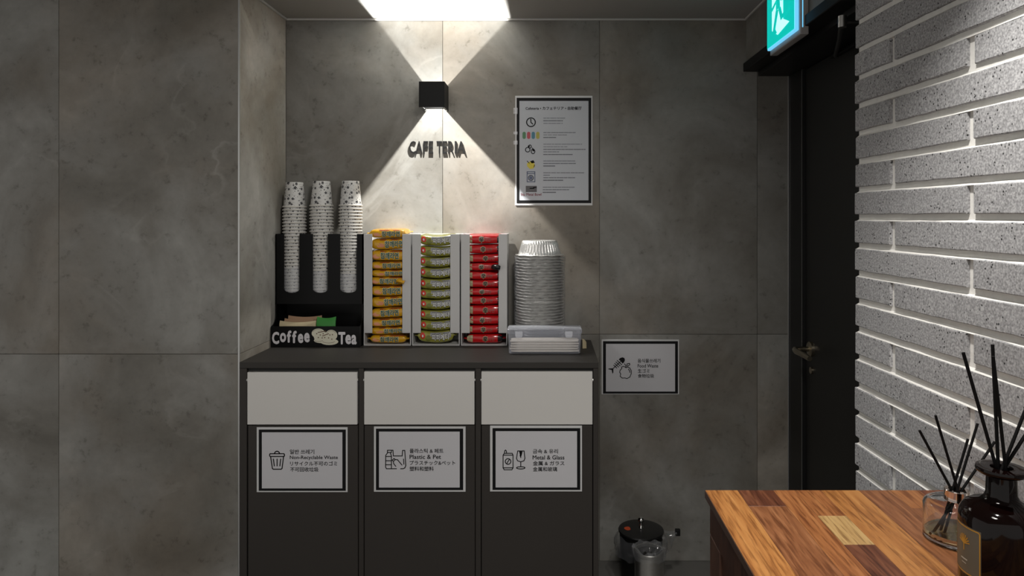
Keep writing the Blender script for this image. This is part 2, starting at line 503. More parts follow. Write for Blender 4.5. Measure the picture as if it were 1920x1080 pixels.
door = thing('door_1', (XD, 2.1, 0), None, None, kind='structure')
part('door_frame_head', MB().box(XR + 0.045, 1.08, YBR, YB - 0.002, ZSOFF, ZT1), FRAMEM, door)
YL = 0.925 * F / (1508 - VX)
fj = part('door_frame_jamb', MB().box(XD + 0.002, 1.08, YL + 0.002, YB + 0.005, 0, ZSOFF - 0.001), FRAMEM, door)
part('door_frame_jamb', MB().box(XD + 0.002, 1.08, YBR, YBR + 0.05, 0, ZSOFF - 0.001), FRAMEM, door)
part('seal_strip', MB().box(XD + 0.0005, XD + 0.004, YL + 0.0045, YL + 0.007, 0, ZSOFF - 0.004), plain('grey_seal', (0.10, 0.10, 0.095), 0.5), fj)
leaf = part('door_leaf', MB().bbox(0.931, 0.975, YBR + 0.053, YL - 0.001, 0.006, ZSOFF - 0.004, 0.002, 1), DOORM, door)
# lever handle
hz = H - 0.467
part('rose', MB().tube([(0.931, 2.442, hz), (0.921, 2.442, hz), (0.917, 2.442, hz)], [0.026, 0.026, 0.02], 24), BRASSY, leaf, 40)
part('lever', MB().tube([(0.919, 2.442, hz), (0.885, 2.442, hz), (0.868, 2.432, hz), (0.862, 2.405, hz), (0.862, 2.34, hz + 0.001), (0.864, 2.285, hz - 0.002)],
                        [0.009, 0.009, 0.0105, 0.0105, 0.010, 0.0085], 12), BRASSY, leaf, 50)
part('keyhole', MB().tube([(0.931, 2.442, hz - 0.075), (0.925, 2.442, hz - 0.075)], 0.012, 16), BRASSY, leaf, 40)
# door closer with folding arm
clz = H + 0.515
closer = thing('door_closer', (0.90, 1.95, clz), 'dark door closer with folding arm under the black door header', 'door closer')
part('closer_body', MB().bbox(0.885, 0.930, 1.765, 1.93, clz - 0.05, clz - 0.006, 0.004, 2), BLACKMATT, closer)
part('arm', MB().tube([(0.774, 1.822, clz), (0.85, 2.02, clz), (0.922, 2.224, clz)], [0.0085, 0.007, 0.006], 10), plain('dark_steel', (0.10, 0.10, 0.10), 0.3, metal=0.8), closer, 50)
part('arm', MB().tube([(0.774, 1.822, clz - 0.004), (0.905, 1.822, clz - 0.004)], 0.005, 10), plain('dark_steel_b', (0.07, 0.07, 0.07), 0.35, metal=0.7), closer, 50)
part('elbow_joint', MB().tube([(0.774, 1.822, clz - 0.018), (0.774, 1.822, clz + 0.012)], 0.011, 16), STEEL, closer, 40, label='bright steel elbow joint')
part('arm_shoe', MB().bbox(0.913, 0.930, 2.07, 2.245, clz - 0.004, clz + 0.006, 0.002, 1), BLACKMATT, closer)

# brick wall: recessed mortar with every brick its own piece
SL = -0.0446
def bx(y): return XR - SL * (YBR - y) * 1.0          # face of the bricks at depth y
Y0B = 0.35
PITCH = 0.0682; BH = 0.0527; PROUD = 0.0085
wall_right = structure('wall_right', MB().add(
    [(bx(YBR) + PROUD, YBR - 0.004, 0), (bx(Y0B) + PROUD, Y0B, 0), (1.25, Y0B, 0), (1.25, YBR - 0.004, 0),
     (bx(YBR) + PROUD, YBR - 0.004, CEILZ), (bx(Y0B) + PROUD, Y0B, CEILZ), (1.25, Y0B, CEILZ), (1.25, YBR - 0.004, CEILZ)],
    [(0, 1, 5, 4), (1, 2, 6, 5), (2, 3, 7, 6), (3, 0, 4, 7), (0, 3, 2, 1), (4, 5, 6, 7)]), MORTAR)
rnd = random.Random(5)
brick_mesh = {}
def brick_geo(L, h, var):
    key = (round(L, 3), round(h, 3), var)
    if key in brick_mesh: return brick_mesh[key]
    r = random.Random(hash(key) % 9999)
    n = max(3, int(L / 0.035)); D = PROUD + 0.012
    top = [0.0009 * (r.random() - 0.5) * 2 for _ in range(n + 1)]
    bot = [0.0009 * (r.random() - 0.5) * 2 for _ in range(n + 1)]
    vs = []; fs = []
    c = 0.0016
    for i in range(n + 1):
        y = -L / 2 + L * i / n
        e = c if i in (0, n) else 0.0
        vs += [(D, y, -h / 2 + bot[i]), (c + e * 0.6, y, -h / 2 + bot[i]), (e * 0.6, y, -h / 2 + c + bot[i]),
               (e * 0.6, y, h / 2 - c + top[i]), (c + e * 0.6, y, h / 2 + top[i]), (D, y, h / 2 + top[i])]
    for i in range(n):
        for k in range(5):
            fs.append((i * 6 + k, i * 6 + k + 1, (i + 1) * 6 + k + 1, (i + 1) * 6 + k))
    fs.append(tuple(range(6))); fs.append(tuple(n * 6 + k for k in reversed(range(6))))
    me = MB().add(vs, fs).mesh('brick'); me.materials.append(BRICK)
    brick_mesh[key] = me
    return me
ang = math.atan(SL)
ztop0 = H - 0.0105
JV = 0.021
for k in range(-20, 12):
    z1 = ztop0 + k * PITCH; z0 = z1 - BH
    if z1 < 0.02 or z0 > CEILZ - 0.012: continue
    z0 = max(z0, 0.0); z1 = min(z1, CEILZ - 0.001)
    joint = 1.5388 if k % 2 == 0 else 1.274
    spans = [(joint, YBR)]
    y = joint
    while y > Y0B + 0.02:
        spans.append((max(y - 0.53, Y0B), y)); y -= 0.53
    for i, (ya, yb) in enumerate(spans):
        yb2 = yb - (JV / 2 if i > 0 else 0); ya2 = ya + JV / 2
        L = yb2 - ya2; yc = (ya2 + yb2) / 2
        if L < 0.03: continue
        xo = rnd.uniform(-0.0015, 0.0015)
        o = link('brick', brick_geo(L, z1 - z0, rnd.randrange(3)), None, wall_right)
        o.location = Vector((bx(yc) + xo, yc, (z0 + z1) / 2)) - Vector(wall_right.location)
        o.rotation_euler = (0, 0, -ang)

for k in range(-20, 12):                 # mortar struck to a slope on top of each course
    zb_ = ztop0 + k * PITCH
    if zb_ < 0.03 or zb_ > CEILZ - 0.02: continue
    mb = MB(); rl_ = random.Random(k + 50); n = 26
    for i in range(n + 1):
        y = YBR - 0.005 + (Y0B - YBR + 0.005) * i / n; f_ = bx(y)
        mb.v += [(f_ + 0.0005 + 0.0016 * rl_.random(), y, zb_ - 0.0002), (f_ + PROUD + 0.002, y, zb_ + 0.0042 + 0.003 * rl_.random()), (f_ + PROUD + 0.002, y, zb_ - 0.0004)]
    for i in range(n):
        for q in range(3):
            q2 = (q + 1) % 3
            mb.f.append((i * 3 + q, i * 3 + q2, (i + 1) * 3 + q2, (i + 1) * 3 + q))
    mb.f.append((0, 1, 2)); mb.f.append((n * 3 + 2, n * 3 + 1, n * 3))
    part('mortar_ledge', mb, MORTAR, wall_right)

# ------------------------------------------------------------------ recycling cabinet
YC = 2.236
S = F / YC
cx0, cx1 = XL + 0.004, WX(1122.5, YC)
ctop = WZ(679, YC)
cab = thing('recycling_cabinet', ((cx0 + cx1) / 2, (YC + YB) / 2, 0), 'charcoal three-bay recycling cabinet with white tilting flaps', 'cabinet')
tz = ctop - 0.020
part('top_panel', MB().bbox(cx0, cx1, YC, YB - 0.003, tz, ctop, 0.0012, 2), CABTOP, cab)
def cx(px): return WX(px, YC)
panels = [(cx0, cx(462)), (cx(672.3), cx(681.5)), (cx(891.5), cx(901.5)), (cx(1112.5), cx1)]
for i, (a, b_) in enumerate(panels):
    part('side_panel' if i in (0, 3) else 'divider', MB().bbox(a, b_, YC + 0.002, YB - 0.004, 0.0, tz - 0.0005, 0.0008, 1), CABM, cab)
part('back_panel', MB().box(cx(463), cx(1112), YB - 0.012, YB - 0.005, 0.0, tz - 0.001), GAPM, cab)
part('top_rail', MB().box(cx(463), cx(1112), YC + 0.010, YC + 0.028, tz - 0.012, tz - 0.0006), GAPM, cab)
flz1, flz0 = WZ(697, YC), WZ(796.5, YC)
bays = [(463.3, 669.5, 464.5, 670.8), (682.5, 889.5, 683.0, 890.3), (902.5, 1111, 903.0, 1111)]
for i, (fa, fb, da, db) in enumerate(bays):
    fl = part('flap', MB().bbox(cx(fa), cx(fb), YC + 0.001, YC + 0.017, flz0, flz1 - (0.002 if i == 0 else 0), 0.001, 1), FLAPM, cab, label='white tilting flap')
    pz = WZ(713, YC)
    for s, xx in ((-1, cx(fa)), (1, cx(fb))):
        part('pivot_pin', MB().tube([(xx + s * 0.0002, YC + 0.005, pz), (xx + s * 0.0026, YC + 0.005, pz)], 0.0045, 12), PINM, fl, 40)
    part('door', MB().bbox(cx(da), cx(db), YC + 0.002, YC + 0.020, 0.06, WZ(798.5, YC), 0.001, 1), CABM, cab)
part('plinth', MB().box(cx(463), cx(1112), YC + 0.035, YC + 0.05, 0.0, 0.057), GAPM, cab)

# ------------------------------------------------------------------ printed signs
def ribbon(mb, pts, w, y, closed=False):
    """flat ink stroke along (x, z) points in the plane at depth y"""
    pts = [Vector(p) for p in pts]
    segs = list(zip(pts[:-1], pts[1:])) + ([(pts[-1], pts[0])] if closed else [])
    for a, b_ in segs:
        d = b_ - a
        if d.length < 1e-6: continue
        d.normalize(); n = Vector((-d.y, d.x)) * w / 2; e = d * w * 0.35
        q = [a - e + n, b_ + e + n, b_ + e - n, a - e - n]
        mb.add([(p.x, y, p.y) for p in q], [(0, 1, 2, 3)])
def blob(mb, pts, y):
    mb.add([(p[0], y, p[1]) for p in pts], [tuple(range(len(pts)))])
def arc(cx_, cy_, rx, ry, a0, a1, n=18):
    return [(cx_ + rx * math.cos(math.radians(a0 + (a1 - a0) * i / n)), cy_ + ry * math.sin(math.radians(a0 + (a1 - a0) * i / n))) for i in range(n + 1)]
def ring(mb, o, i, y):
    (x0, x1, z0, z1), (a0, a1, b0, b1) = o, i
    vs = [(x0, y, z0), (x1, y, z0), (x1, y, z1), (x0, y, z1), (a0, y, b0), (a1, y, b0), (a1, y, b1), (a0, y, b1)]
    mb.add(vs, [(0, 1, 5, 4), (1, 2, 6, 5), (2, 3, 7, 6), (3, 0, 4, 7)])

class Sign:
    """a laminated sheet fixed to a vertical face at depth y0; pixel coordinates of the photograph are used for its print"""
    def __init__(self, name, y0, ox, oy, sc, outer, bo, bi, label, paper):
        self.ox, self.oy, self.sc = ox, oy, sc
        self.y = y0 - 0.0012
        x0, z1 = self.P(outer[0], outer[1]); x1, z0 = self.P(outer[2], outer[3])
        self.root = thing(name, ((x0 + x1) / 2, y0, z0), label, 'sign')
        part('laminate_sheet', MB().bbox(x0, x1, self.y, y0 - 0.0001, z0, z1, 0.0004, 1), FILMEDGE, self.root)
        p = self.P
        O = (*[p(bo[0], bo[1])[0], p(bo[2], bo[3])[0]], p(bo[2], bo[3])[1], p(bo[0], bo[1])[1])
        I = (*[p(bi[0], bi[1])[0], p(bi[2], bi[3])[0]], p(bi[2], bi[3])[1], p(bi[0], bi[1])[1])
        mb = MB(); ring(mb, O, I, self.y - 0.0003); part('printed_border', mb, INK, self.root)
        mb = MB(); blob(mb, [(I[0], I[2]), (I[1], I[2]), (I[1], I[3]), (I[0], I[3])], self.y - 0.0002)
        part('paper', mb, paper, self.root)
        self.yi = self.y - 0.0005
    def P(self, zx, zy):
        px = self.ox + zx / self.sc; py = self.oy + zy / self.sc
        return (WX(px, self.y), WZ(py, self.y))
    def text(self, s, x0, x1, yc, h, bold=0.016, mat=None, name='lettering'):
        vs, fs = glyphs(s, bold)
        q = []
        for i, (u, v) in enumerate(vs):
            x, z = self.P(x0 + u * (x1 - x0), yc + h / 2 - v * h)
            q.append((x, self.yi - layer(i, len(vs), bold), z))
        return part(name, MB().add(q, fs), mat or INK, self.root)
    def strokes(self, name, lines, w, mat=None, fills=(), parent=None):
        mb = MB(); ww = w / self.sc / F * self.y
        for pts, closed in lines: ribbon(mb, [self.P(*p) for p in pts], ww, self.yi, closed)
        for pts in fills: blob(mb, [self.P(*p) for p in pts], self.yi)
        return part(name, mb, mat or INK, self.root)

YS = YC + 0.0015
s1 = Sign('waste_sign', YS, 480, 790, 7.717, (10, 85, 1325, 1025), (40, 118, 1300, 1005), (85, 158, 1250, 970),
          'laminated non-recyclable waste sign with a dustbin icon on the cabinet door', PAPERM)
s1.text('일반 쓰레기', 490, 845, 440, 68)
s1.text('Non-Recyclable Waste', 490, 1185, 528, 66)
s1.text('リサイクル不可のゴミ', 495, 1175, 610, 66)
s1.text('不可回收垃圾', 495, 905, 695, 66)
s1.strokes('dustbin_icon', [
    ([(205, 468), (405, 468), (412, 480), (412, 500), (402, 508), (208, 508), (198, 500), (198, 480)], True),
    ([(212, 508), (238, 680), (250, 692), (365, 692), (378, 680), (400, 508)], False),
    (arc(305, 468, 35, 35, 180, 360), False), ([(252, 545), (266, 645)], False), ([(306, 545), (306, 645)], False), ([(358, 545), (346, 645)], False)], 15)
s2 = Sign('waste_sign', YS, 700, 790, 7.717, (8, 75, 1335, 1020), (38, 105, 1300, 995), (82, 148, 1250, 958),
          'laminated plastic and PET sign with a bottle and bag icon on the cabinet door', PAPERM)
s2.text('플라스틱 & 페트', 525, 1015, 427, 66)
s2.text('Plastic & Pet', 525, 980, 513, 62)
s2.text('プラスチック&ペット', 525, 1185, 600, 66)
s2.text('塑料和塑料', 525, 875, 685, 66)
s2.strokes('bottle_and_bag_icon', [
    ([(205, 418), (262, 418), (262, 450), (205, 450)], True),
    ([(210, 450), (180, 492), (178, 660), (190, 685), (262, 685), (262, 500), (245, 450)], False),
    ([(180, 508), (262, 508)], False), ([(180, 570), (262, 570)], False), ([(180, 628), (262, 628)], False),
    ([(262, 418), (285, 418), (290, 500), (418, 500), (425, 420), (455, 420), (470, 640), (455, 675), (430, 685), (395, 685)], False),
    ([(262, 685), (335, 685)], False),
    ([(275, 560), (300, 538), (318, 552), (290, 580)], True), ([(318, 552), (350, 555), (415, 632)], False), ([(290, 580), (295, 612), (325, 650)], False),
    ([(438, 545), (442, 620)], False)], 13)
s3 = Sign('waste_sign', YS, 915, 790, 7.714, (30, 62, 1360, 1015), (65, 98, 1335, 992), (110, 142, 1288, 956),
          'laminated metal and glass sign with a can and wineglass icon on the cabinet door', PAPERM)
s3.text('금속 & 유리', 648, 1012, 433, 66)
s3.text('Metal & Glass', 645, 1105, 521, 62)
s3.text('金属 & ガラス', 650, 1105, 606, 66)
s3.text('金属和玻璃', 650, 1000, 691, 66)
s3.strokes('can_and_glass_icon', [
    ([(235, 462), (350, 462), (362, 490), (362, 672), (345, 700), (235, 700), (218, 672), (218, 490)], True),
    ([(222, 488), (360, 488)], False), ([(220, 672), (360, 672)], False), (arc(290, 580, 40, 40, 0, 360, 24), False), ([(272, 608), (308, 552)], False),
    ([(238, 455), (242, 425), (255, 415), (266, 430), (268, 458)], False),
    ([(430, 428), (522, 428), (534, 535), (520, 570), (474, 585), (428, 570), (412, 535)], True),
    ([(474, 585), (474, 655)], False), (arc(474, 672, 60, 16, 0, 360, 24), False), ([(458, 440), (475, 470), (465, 490), (475, 525)], False)], 13,
    fills=([(450, 435), (500, 435), (490, 480), (474, 530), (462, 480)],))
s4 = Sign('waste_sign', YB, 1120, 620, 7.712, (62, 128, 1182, 920), (82, 152, 1165, 910), (124, 190, 1124, 880),
          'laminated food waste sign with fishbone and apple icon on the tiled wall', PAPERM)
s4.text('음식물쓰레기', 583, 912, 434, 58)
s4.text('Food Waste', 583, 880, 508, 50)
s4.text('生ゴミ', 585, 755, 580, 56)
s4.text('食物垃圾', 585, 820, 653, 56)
def rot2(pts, c, deg):
    a = math.radians(deg)
    return [(c[0] + (x * math.cos(a) - y * math.sin(a)), c[1] + (x * math.sin(a) + y * math.cos(a))) for x, y in pts]
fc = (300, 480)
spine = rot2([(-110, 0), (60, 0)], fc, -43)
bones = [(rot2([(x, -l), (x + 6, l)], fc, -43), False) for x, l in ((-60, 30), (-32, 38), (-4, 42), (24, 46))]
s4.strokes('fishbone_icon', [(spine, False)] + bones, 12,
           fills=(rot2([(48, -40), (80, -42), (112, -26), (124, 0), (112, 26), (80, 42), (48, 40), (56, 0)], fc, -43),
                  rot2([(-160, -45), (-140, -40), (-100, -6), (-100, 8), (-135, 44), (-158, 50), (-128, 2)], fc, -43)))
s4.strokes('apple_icon', [([(415, 535), (380, 515), (350, 525), (352, 550), (330, 570), (322, 600), (338, 625), (330, 660), (360, 685), (400, 684), (430, 692), (470, 670), (490, 620), (490, 580), (470, 540), (440, 525)], True),
                          ([(415, 535), (408, 500), (392, 478)], False), ([(425, 512), (430, 480), (465, 472), (470, 490), (445, 510)], True), ([(450, 555), (468, 585), (470, 605)], False)], 11)

# house-rules poster
p = Sign('rules_poster', YB, 950, 170, 4.695, (75, 45, 755, 1010), (88, 63, 745, 990), (112, 90, 720, 965),
         'black-bordered cafeteria rules poster on the tiled wall right of the sconce', POSTERM)
p.root['category'] = 'poster'
p.text('Cafeteria • カフェテリア • 自助餐厅', 166, 660, 155, 30, 0.022)
p.strokes('clock_icon', [(arc(214, 278, 38, 38, 0, 360, 28), False), ([(212, 250), (214, 280), (230, 294)], False)], 9)
def can_icon(x, col):
    p.strokes('slipper_icon', [], 4, plain('poster_ink_%d' % x, col, 0.5),
              fills=(arc(x, 377, 15, 15, 180, 360, 10) + arc(x, 410, 15, 15, 0, 180, 10),))
for x, col in ((154, (0.05, 0.17, 0.07)), (194, (0.38, 0.03, 0.05)), (234, (0.03, 0.15, 0.22)), (274, (0.34, 0.30, 0.03))): can_icon(x, col)
p.strokes('hands_icon', [(arc(185, 520, 20, 20, 0, 360, 16), False), (arc(205, 492, 12, 14, 0, 360, 12), False), (arc(232, 535, 16, 20, 0, 360, 14), False), ([(225, 505), (240, 520)], False)], 7,
          fills=(arc(195, 490, 10, 8, 0, 360, 10), arc(236, 525, 10, 10, 0, 360, 10)))
p.strokes('yellow_dish_icon', [], 4, plain('poster_yellow', (0.52, 0.42, 0.02), 0.5), fills=([(178, 640), (205, 622), (240, 632), (250, 660), (235, 685), (205, 690), (182, 668)],))
p.strokes('yellow_dish_detail', [([(180, 620), (200, 640)], False), ([(245, 655), (240, 672)], False)], 6, fills=([(205, 622), (235, 612), (248, 634), (222, 640)],))
p.strokes('washing_machine_icon', [([(180, 714), (248, 714), (248, 802), (180, 802)], True), ([(182, 730), (246, 730)], False), (arc(213, 768, 22, 22, 0, 360, 18), False)], 7, plain('poster_blue_grey', (0.06, 0.08, 0.15), 0.5),
          fills=(arc(213, 768, 15, 15, 0, 360, 14),))
p.strokes('microwave_icon', [], 4, plain('poster_grey', (0.07, 0.065, 0.07), 0.5), fills=([(168, 838), (265, 838), (265, 892), (168, 892)],))
p.strokes('microwave_window', [([(205, 860), (240, 860)], False), ([(236, 852), (262, 852)], False)], 8)
p.text('No Metal Bowl', 125, 306, 913, 24, 0.02, REDINK)
rl = random.Random(3)
for yc, x0, x1, wt in ((242, 325, 515, 5), (265, 325, 492, 8), (288, 325, 492, 5), (369, 325, 605, 6), (390, 325, 540, 5), (412, 325, 432, 8),
                       (471, 325, 662, 5), (494, 325, 532, 5), (517, 325, 692, 7), (539, 325, 465, 6), (562, 325, 578, 8), (619, 325, 615, 6), (641, 325, 608, 7), (663, 325, 432, 9),
                       (723, 325, 680, 6), (744, 325, 378, 6), (766, 325, 605, 7), (789, 325, 497, 9), (850, 320, 596, 6), (872, 320, 560, 7), (895, 320, 440, 9)):
    x = x0; ln = []
    while x < x1 - 8:                    # small print too small to read: short word-length strokes
        w = min(rl.uniform(14, 42), x1 - x)
        ln.append(([(x, yc), (x + w, yc)], False)); x += w + rl.uniform(5, 9)
    p.strokes('small_print', ln, wt, GREYINK)
for ya, yb in ((150, 205), (360, 385), (440, 475)):
    mb = MB(); a = p.P(60, ya); b_ = p.P(96, yb)
    mb.bbox(a[0], b_[0], p.y - 0.0009, p.y - 0.0006, b_[1], a[1], 0.0001, 1)
    part('tape', mb, mat_film('tape_%d' % ya, 0.12, (1, 1, 1), 0.4, 0.4), p.root, label='clear tape')

# ------------------------------------------------------------------ sconce with its light
YQ = YB - 0.105
sx0, sx1 = WX(785.3, YQ), WX(833.3, YQ); sz1, sz0 = WZ(152.5, YQ), WZ(200.8, YQ)
sc_x, sc_z = (sx0 + sx1) / 2, (sz0 + sz1) / 2
sconce = thing('wall_sconce', (sc_x, YB, sc_z), 'black cube up-and-down wall sconce above the cafeteria lettering', 'wall lamp')
T = 0.004
part('front_plate', MB().bbox(sx0, sx1, YQ, YQ + T, sz0, sz1, 0.0008, 1), BLACKMATT, sconce)
part('side_plate', MB().box(sx0, sx0 + T, YQ + T, YB - 0.001, sz0, sz1), BLACKMATT, sconce)
part('side_plate', MB().box(sx1 - T, sx1, YQ + T, YB - 0.001, sz0, sz1), BLACKMATT, sconce)
part('back_plate', MB().box(sx0 + T, sx1 - T, YB - 0.004, YB - 0.001, sz0 + 0.012, sz1 - 0.012), BLACKMATT, sconce)
hh = (sz1 - sz0) / 2
lx = sc_x - 0.0042
for s in (1, -1):
    for side in (-1, 1):                 # shutter blades that cut the fan of light
        tan = (0.745 if side < 0 else 0.925)
        e = lx + side * tan * (hh - 0.004)
        x0, x1 = (sx0 + T, e) if side < 0 else (e, sx1 - T)
        zz = sc_z + s * (hh - 0.004)
        part('shutter_blade', MB().box(x0, x1, YQ + T, YB - 0.003, zz - 0.0007, zz + 0.0007), BLACKMATT, sconce)
SCONCE = 0.22
lamp = bpy.data.lights.new('sconce_led', 'POINT')
lamp.energy = 1.0
lamp.shadow_soft_size = 0.0016
lamp.color = (1.0, 0.985, 0.945)
lamp.use_nodes = True
nt = lamp.node_tree
em = nt.nodes['Emission']
tcn = nt.nodes.new('ShaderNodeTexCoord')
sep = nt.nodes.new('ShaderNodeSeparateXYZ')
nt.links.new(tcn.outputs['Normal'], sep.inputs[0])
# wall-washing lens: most light is thrown steeply along the wall, little out into the room
mxn = nt.nodes.new('ShaderNodeMath'); mxn.operation = 'MAXIMUM'; mxn.inputs[1].default_value = 0.11
nt.links.new(sep.outputs['Y'], mxn.inputs[0])
pw = nt.nodes.new('ShaderNodeMath'); pw.operation = 'POWER'; pw.inputs[1].default_value = -2.6
nt.links.new(mxn.outputs[0], pw.inputs[0])
cut = nt.nodes.new('ShaderNodeMapRange')
cut.inputs['From Min'].default_value = -0.7; cut.inputs['From Max'].default_value = 0.16
cut.inputs['To Min'].default_value = 0.10; cut.inputs['To Max'].default_value = 1.0
nt.links.new(sep.outputs['Y'], cut.inputs['Value'])
mlc = nt.nodes.new('ShaderNodeMath'); mlc.operation = 'MULTIPLY'
nt.links.new(pw.outputs[0], mlc.inputs[0]); nt.links.new(cut.outputs[0], mlc.inputs[1])
mlp = nt.nodes.new('ShaderNodeMath'); mlp.operation = 'MULTIPLY'; mlp.inputs[1].default_value = SCONCE
nt.links.new(mlc.outputs[0], mlp.inputs[0])
# the upward diode is the dimmer of the two
upd = nt.nodes.new('ShaderNodeMapRange')
upd.inputs['From Min'].default_value = -0.1; upd.inputs['From Max'].default_value = 0.1
upd.inputs['To Min'].default_value = 0.85; upd.inputs['To Max'].default_value = 0.50
nt.links.new(sep.outputs['Z'], upd.inputs['Value'])
ml2 = nt.nodes.new('ShaderNodeMath'); ml2.operation = 'MULTIPLY'
far = nt.nodes.new('ShaderNodeMapRange')          # the downward beam fades out beyond half a metre
far.inputs['From Min'].default_value = 0.035; far.inputs['From Max'].default_value = 0.115
far.inputs['To Min'].default_value = 0.10; far.inputs['To Max'].default_value = 1.0
nt.links.new(sep.outputs['Y'], far.inputs['Value'])
wup = nt.nodes.new('ShaderNodeMath'); wup.operation = 'GREATER_THAN'; wup.inputs[1].default_value = 0.0
nt.links.new(sep.outputs['Z'], wup.inputs[0])
mxf = nt.nodes.new('ShaderNodeMath'); mxf.operation = 'MAXIMUM'
nt.links.new(far.outputs[0], mxf.inputs[0]); nt.links.new(wup.outputs[0], mxf.inputs[1])
mlf = nt.nodes.new('ShaderNodeMath'); mlf.operation = 'MULTIPLY'
nt.links.new(mlp.outputs[0], mlf.inputs[0]); nt.links.new(mxf.outputs[0], mlf.inputs[1])
nt.links.new(mlf.outputs[0], ml2.inputs[0]); nt.links.new(upd.outputs[0], ml2.inputs[1])
nt.links.new(ml2.outputs[0], em.inputs['Strength'])
lo = bpy.data.objects.new('sconce_led', lamp)
lo.location = (lx, YB - 0.055, sc_z)
C.objects.link(lo)

# ------------------------------------------------------------------ raised lettering
def letter_row():
    y1 = YB - 0.0005; y0 = YB - 0.0042
    root = thing('wall_lettering', (WX(820, YB), YB, WZ(290, YB)), 'raised black cafeteria letters on the tiled wall below the sconce', 'lettering')
    spans = [('C', 767.5, 779.5), ('A', 779.5, 792), ('F', 794, 802.5), ('E', 804, 812), ('T', 818.5, 828.5), ('E', 830, 838), ('R', 840, 850.5), ('I', 852.5, 855.5), ('A', 857, 871.5)]
    for ch, a, b_ in spans:
        vs, fs = glyphs(ch)
        x0, x1 = WX(a, y0), WX(b_, y0); z1, z0 = WZ(264.5, y0), WZ(287.5, y0)
        n = len(vs)
        P3 = [(x0 + u * (x1 - x0), y0, z0 + v * (z1 - z0)) for u, v in vs] + [(x0 + u * (x1 - x0), y1, z0 + v * (z1 - z0)) for u, v in vs]
        cnt = {}
        for f in fs:
            for i in range(len(f)):
                e = (f[i], f[(i + 1) % len(f)]); cnt[e] = 1
        F3 = list(fs) + [tuple(i + n for i in reversed(f)) for f in fs]
        for (i, j) in cnt:
            if (j, i) not in cnt: F3.append((i, i + n, j + n, j))
        part('letter', MB().add(P3, F3), BLACKMATT, root)
letter_row()

# ------------------------------------------------------------------ cup rack
rk_y = 2.532                       # front panel of the upright part
rx0, rx1 = XL + 0.004, WX(680.5, rk_y)
ty0 = 2.49
rack = thing('cup_dispenser', ((rx0 + rx1) / 2, 2.56, ctop), 'black acrylic cup dispenser with white coffee and tea lettering on its tray', 'dispenser')
ptop = WZ(438.5, rk_y)
slots = [(532.5, 561.5), (586.5, 614.5), (637.5, 669)]
edges = [rx0] + [v for a, b_ in slots for v in (WX(a, rk_y), WX(b_, rk_y))] + [rx1]
zsl = WZ(549, rk_y); zpb = WZ(570, rk_y)
poly = []
mbp = MB()
for i in range(0, len(edges), 2):
    mbp.box(edges[i], edges[i + 1], rk_y, rk_y + 0.003, zsl, ptop)
mbp.box(rx0, rx1, rk_y, rk_y + 0.003, zpb, zsl)
for a, b_ in slots:                # rounded slot ends
    xa, xb = WX(a, rk_y), WX(b_, rk_y); r = (xb - xa) / 2; xm = (xa + xb) / 2
    for s in (-1, 1):
        q = [(xm + s * r, zsl), (xm + s * r, zsl + r * 0.5)] + [(xm + s * r * math.cos(t), zsl + r * 0.5 - r * 0.5 * math.sin(t)) for t in [math.pi / 12 * i for i in range(1, 7)]]
        mbp.prism_y(q, rk_y, rk_y + 0.003)
part('front_panel', mbp, BLACKM, rack)
part('shelf', MB().box(rx0 + 0.003, rx1 - 0.003, rk_y + 0.003, YB - 0.008, zpb, zpb + 0.003), BLACKM, rack)
part('back_panel', MB().box(rx0 + 0.003, rx1 - 0.003, YB - 0.007, YB - 0.004, ctop, ptop - 0.02), BLACKM, rack)
ztr = WZ(612, ty0)
prof = [(YB - 0.004, ctop + 0.0005), (YB - 0.004, ptop), (rk_y, ptop), (rk_y, ctop + 0.11), (rk_y - 0.002, ctop + 0.098), (rk_y - 0.010, ctop + 0.088), (rk_y - 0.022, ctop + 0.080), (rk_y - 0.034, ztr + 0.002), (ty0 + 0.003, ztr), (ty0 + 0.003, ctop + 0.0005)]
part('side_panel', MB().prism_x(prof, rx0, rx0 + 0.003), BLACKM, rack)
part('side_panel', MB().prism_x(prof, rx1 - 0.003, rx1), BLACKM, rack)
part('tray_bottom', MB().box(rx0 + 0.003, rx1 - 0.003, ty0 + 0.003, YB - 0.008, ctop + 0.0005, ctop + 0.003), BLACKM, rack)
tf = part('tray_front', MB().box(rx0, rx1, ty0, ty0 + 0.003, ctop + 0.0005, ztr), BLACKM, rack)
LETW = plain('white_print', (0.62, 0.60, 0.62), 0.5)
CREAM = plain('cream_print', (0.62, 0.60, 0.48), 0.5)
BROWNP = plain('brown_print', (0.12, 0.06, 0.035), 0.5)
def P8(zx, zy):                     # tray lettering traced from the photograph
    return (WX(480 + zx / 8.309 + 1.5, ty0), WZ(560 + zy / 8.309, ty0))
def tray_text(s, xa, xb, ya, yb):
    vs, fs = glyphs(s, 0.042)
    a = P8(xa, yb); b_ = P8(xb, ya)
    part('lettering', MB().add([(a[0] + u * (b_[0] - a[0]), ty0 - 0.0006 - layer(i, len(vs), 0.042), a[1] + v * (b_[1] - a[1])) for i, (u, v) in enumerate(vs)], fs), LETW, tf)
for ch, xa, xb, ya, yb in (('C', 238, 350, 515, 708), ('o', 360, 458, 530, 680), ('f', 470, 540, 495, 685), ('f', 552, 622, 500, 692), ('e', 640, 725, 545, 692), ('e', 738, 825, 530, 680),
                           ('T', 1270, 1380, 518, 712), ('e', 1380, 1470, 560, 710), ('a', 1475, 1556, 562, 715)):
    tray_text(ch, xa, xb, ya, yb)
mb = MB()
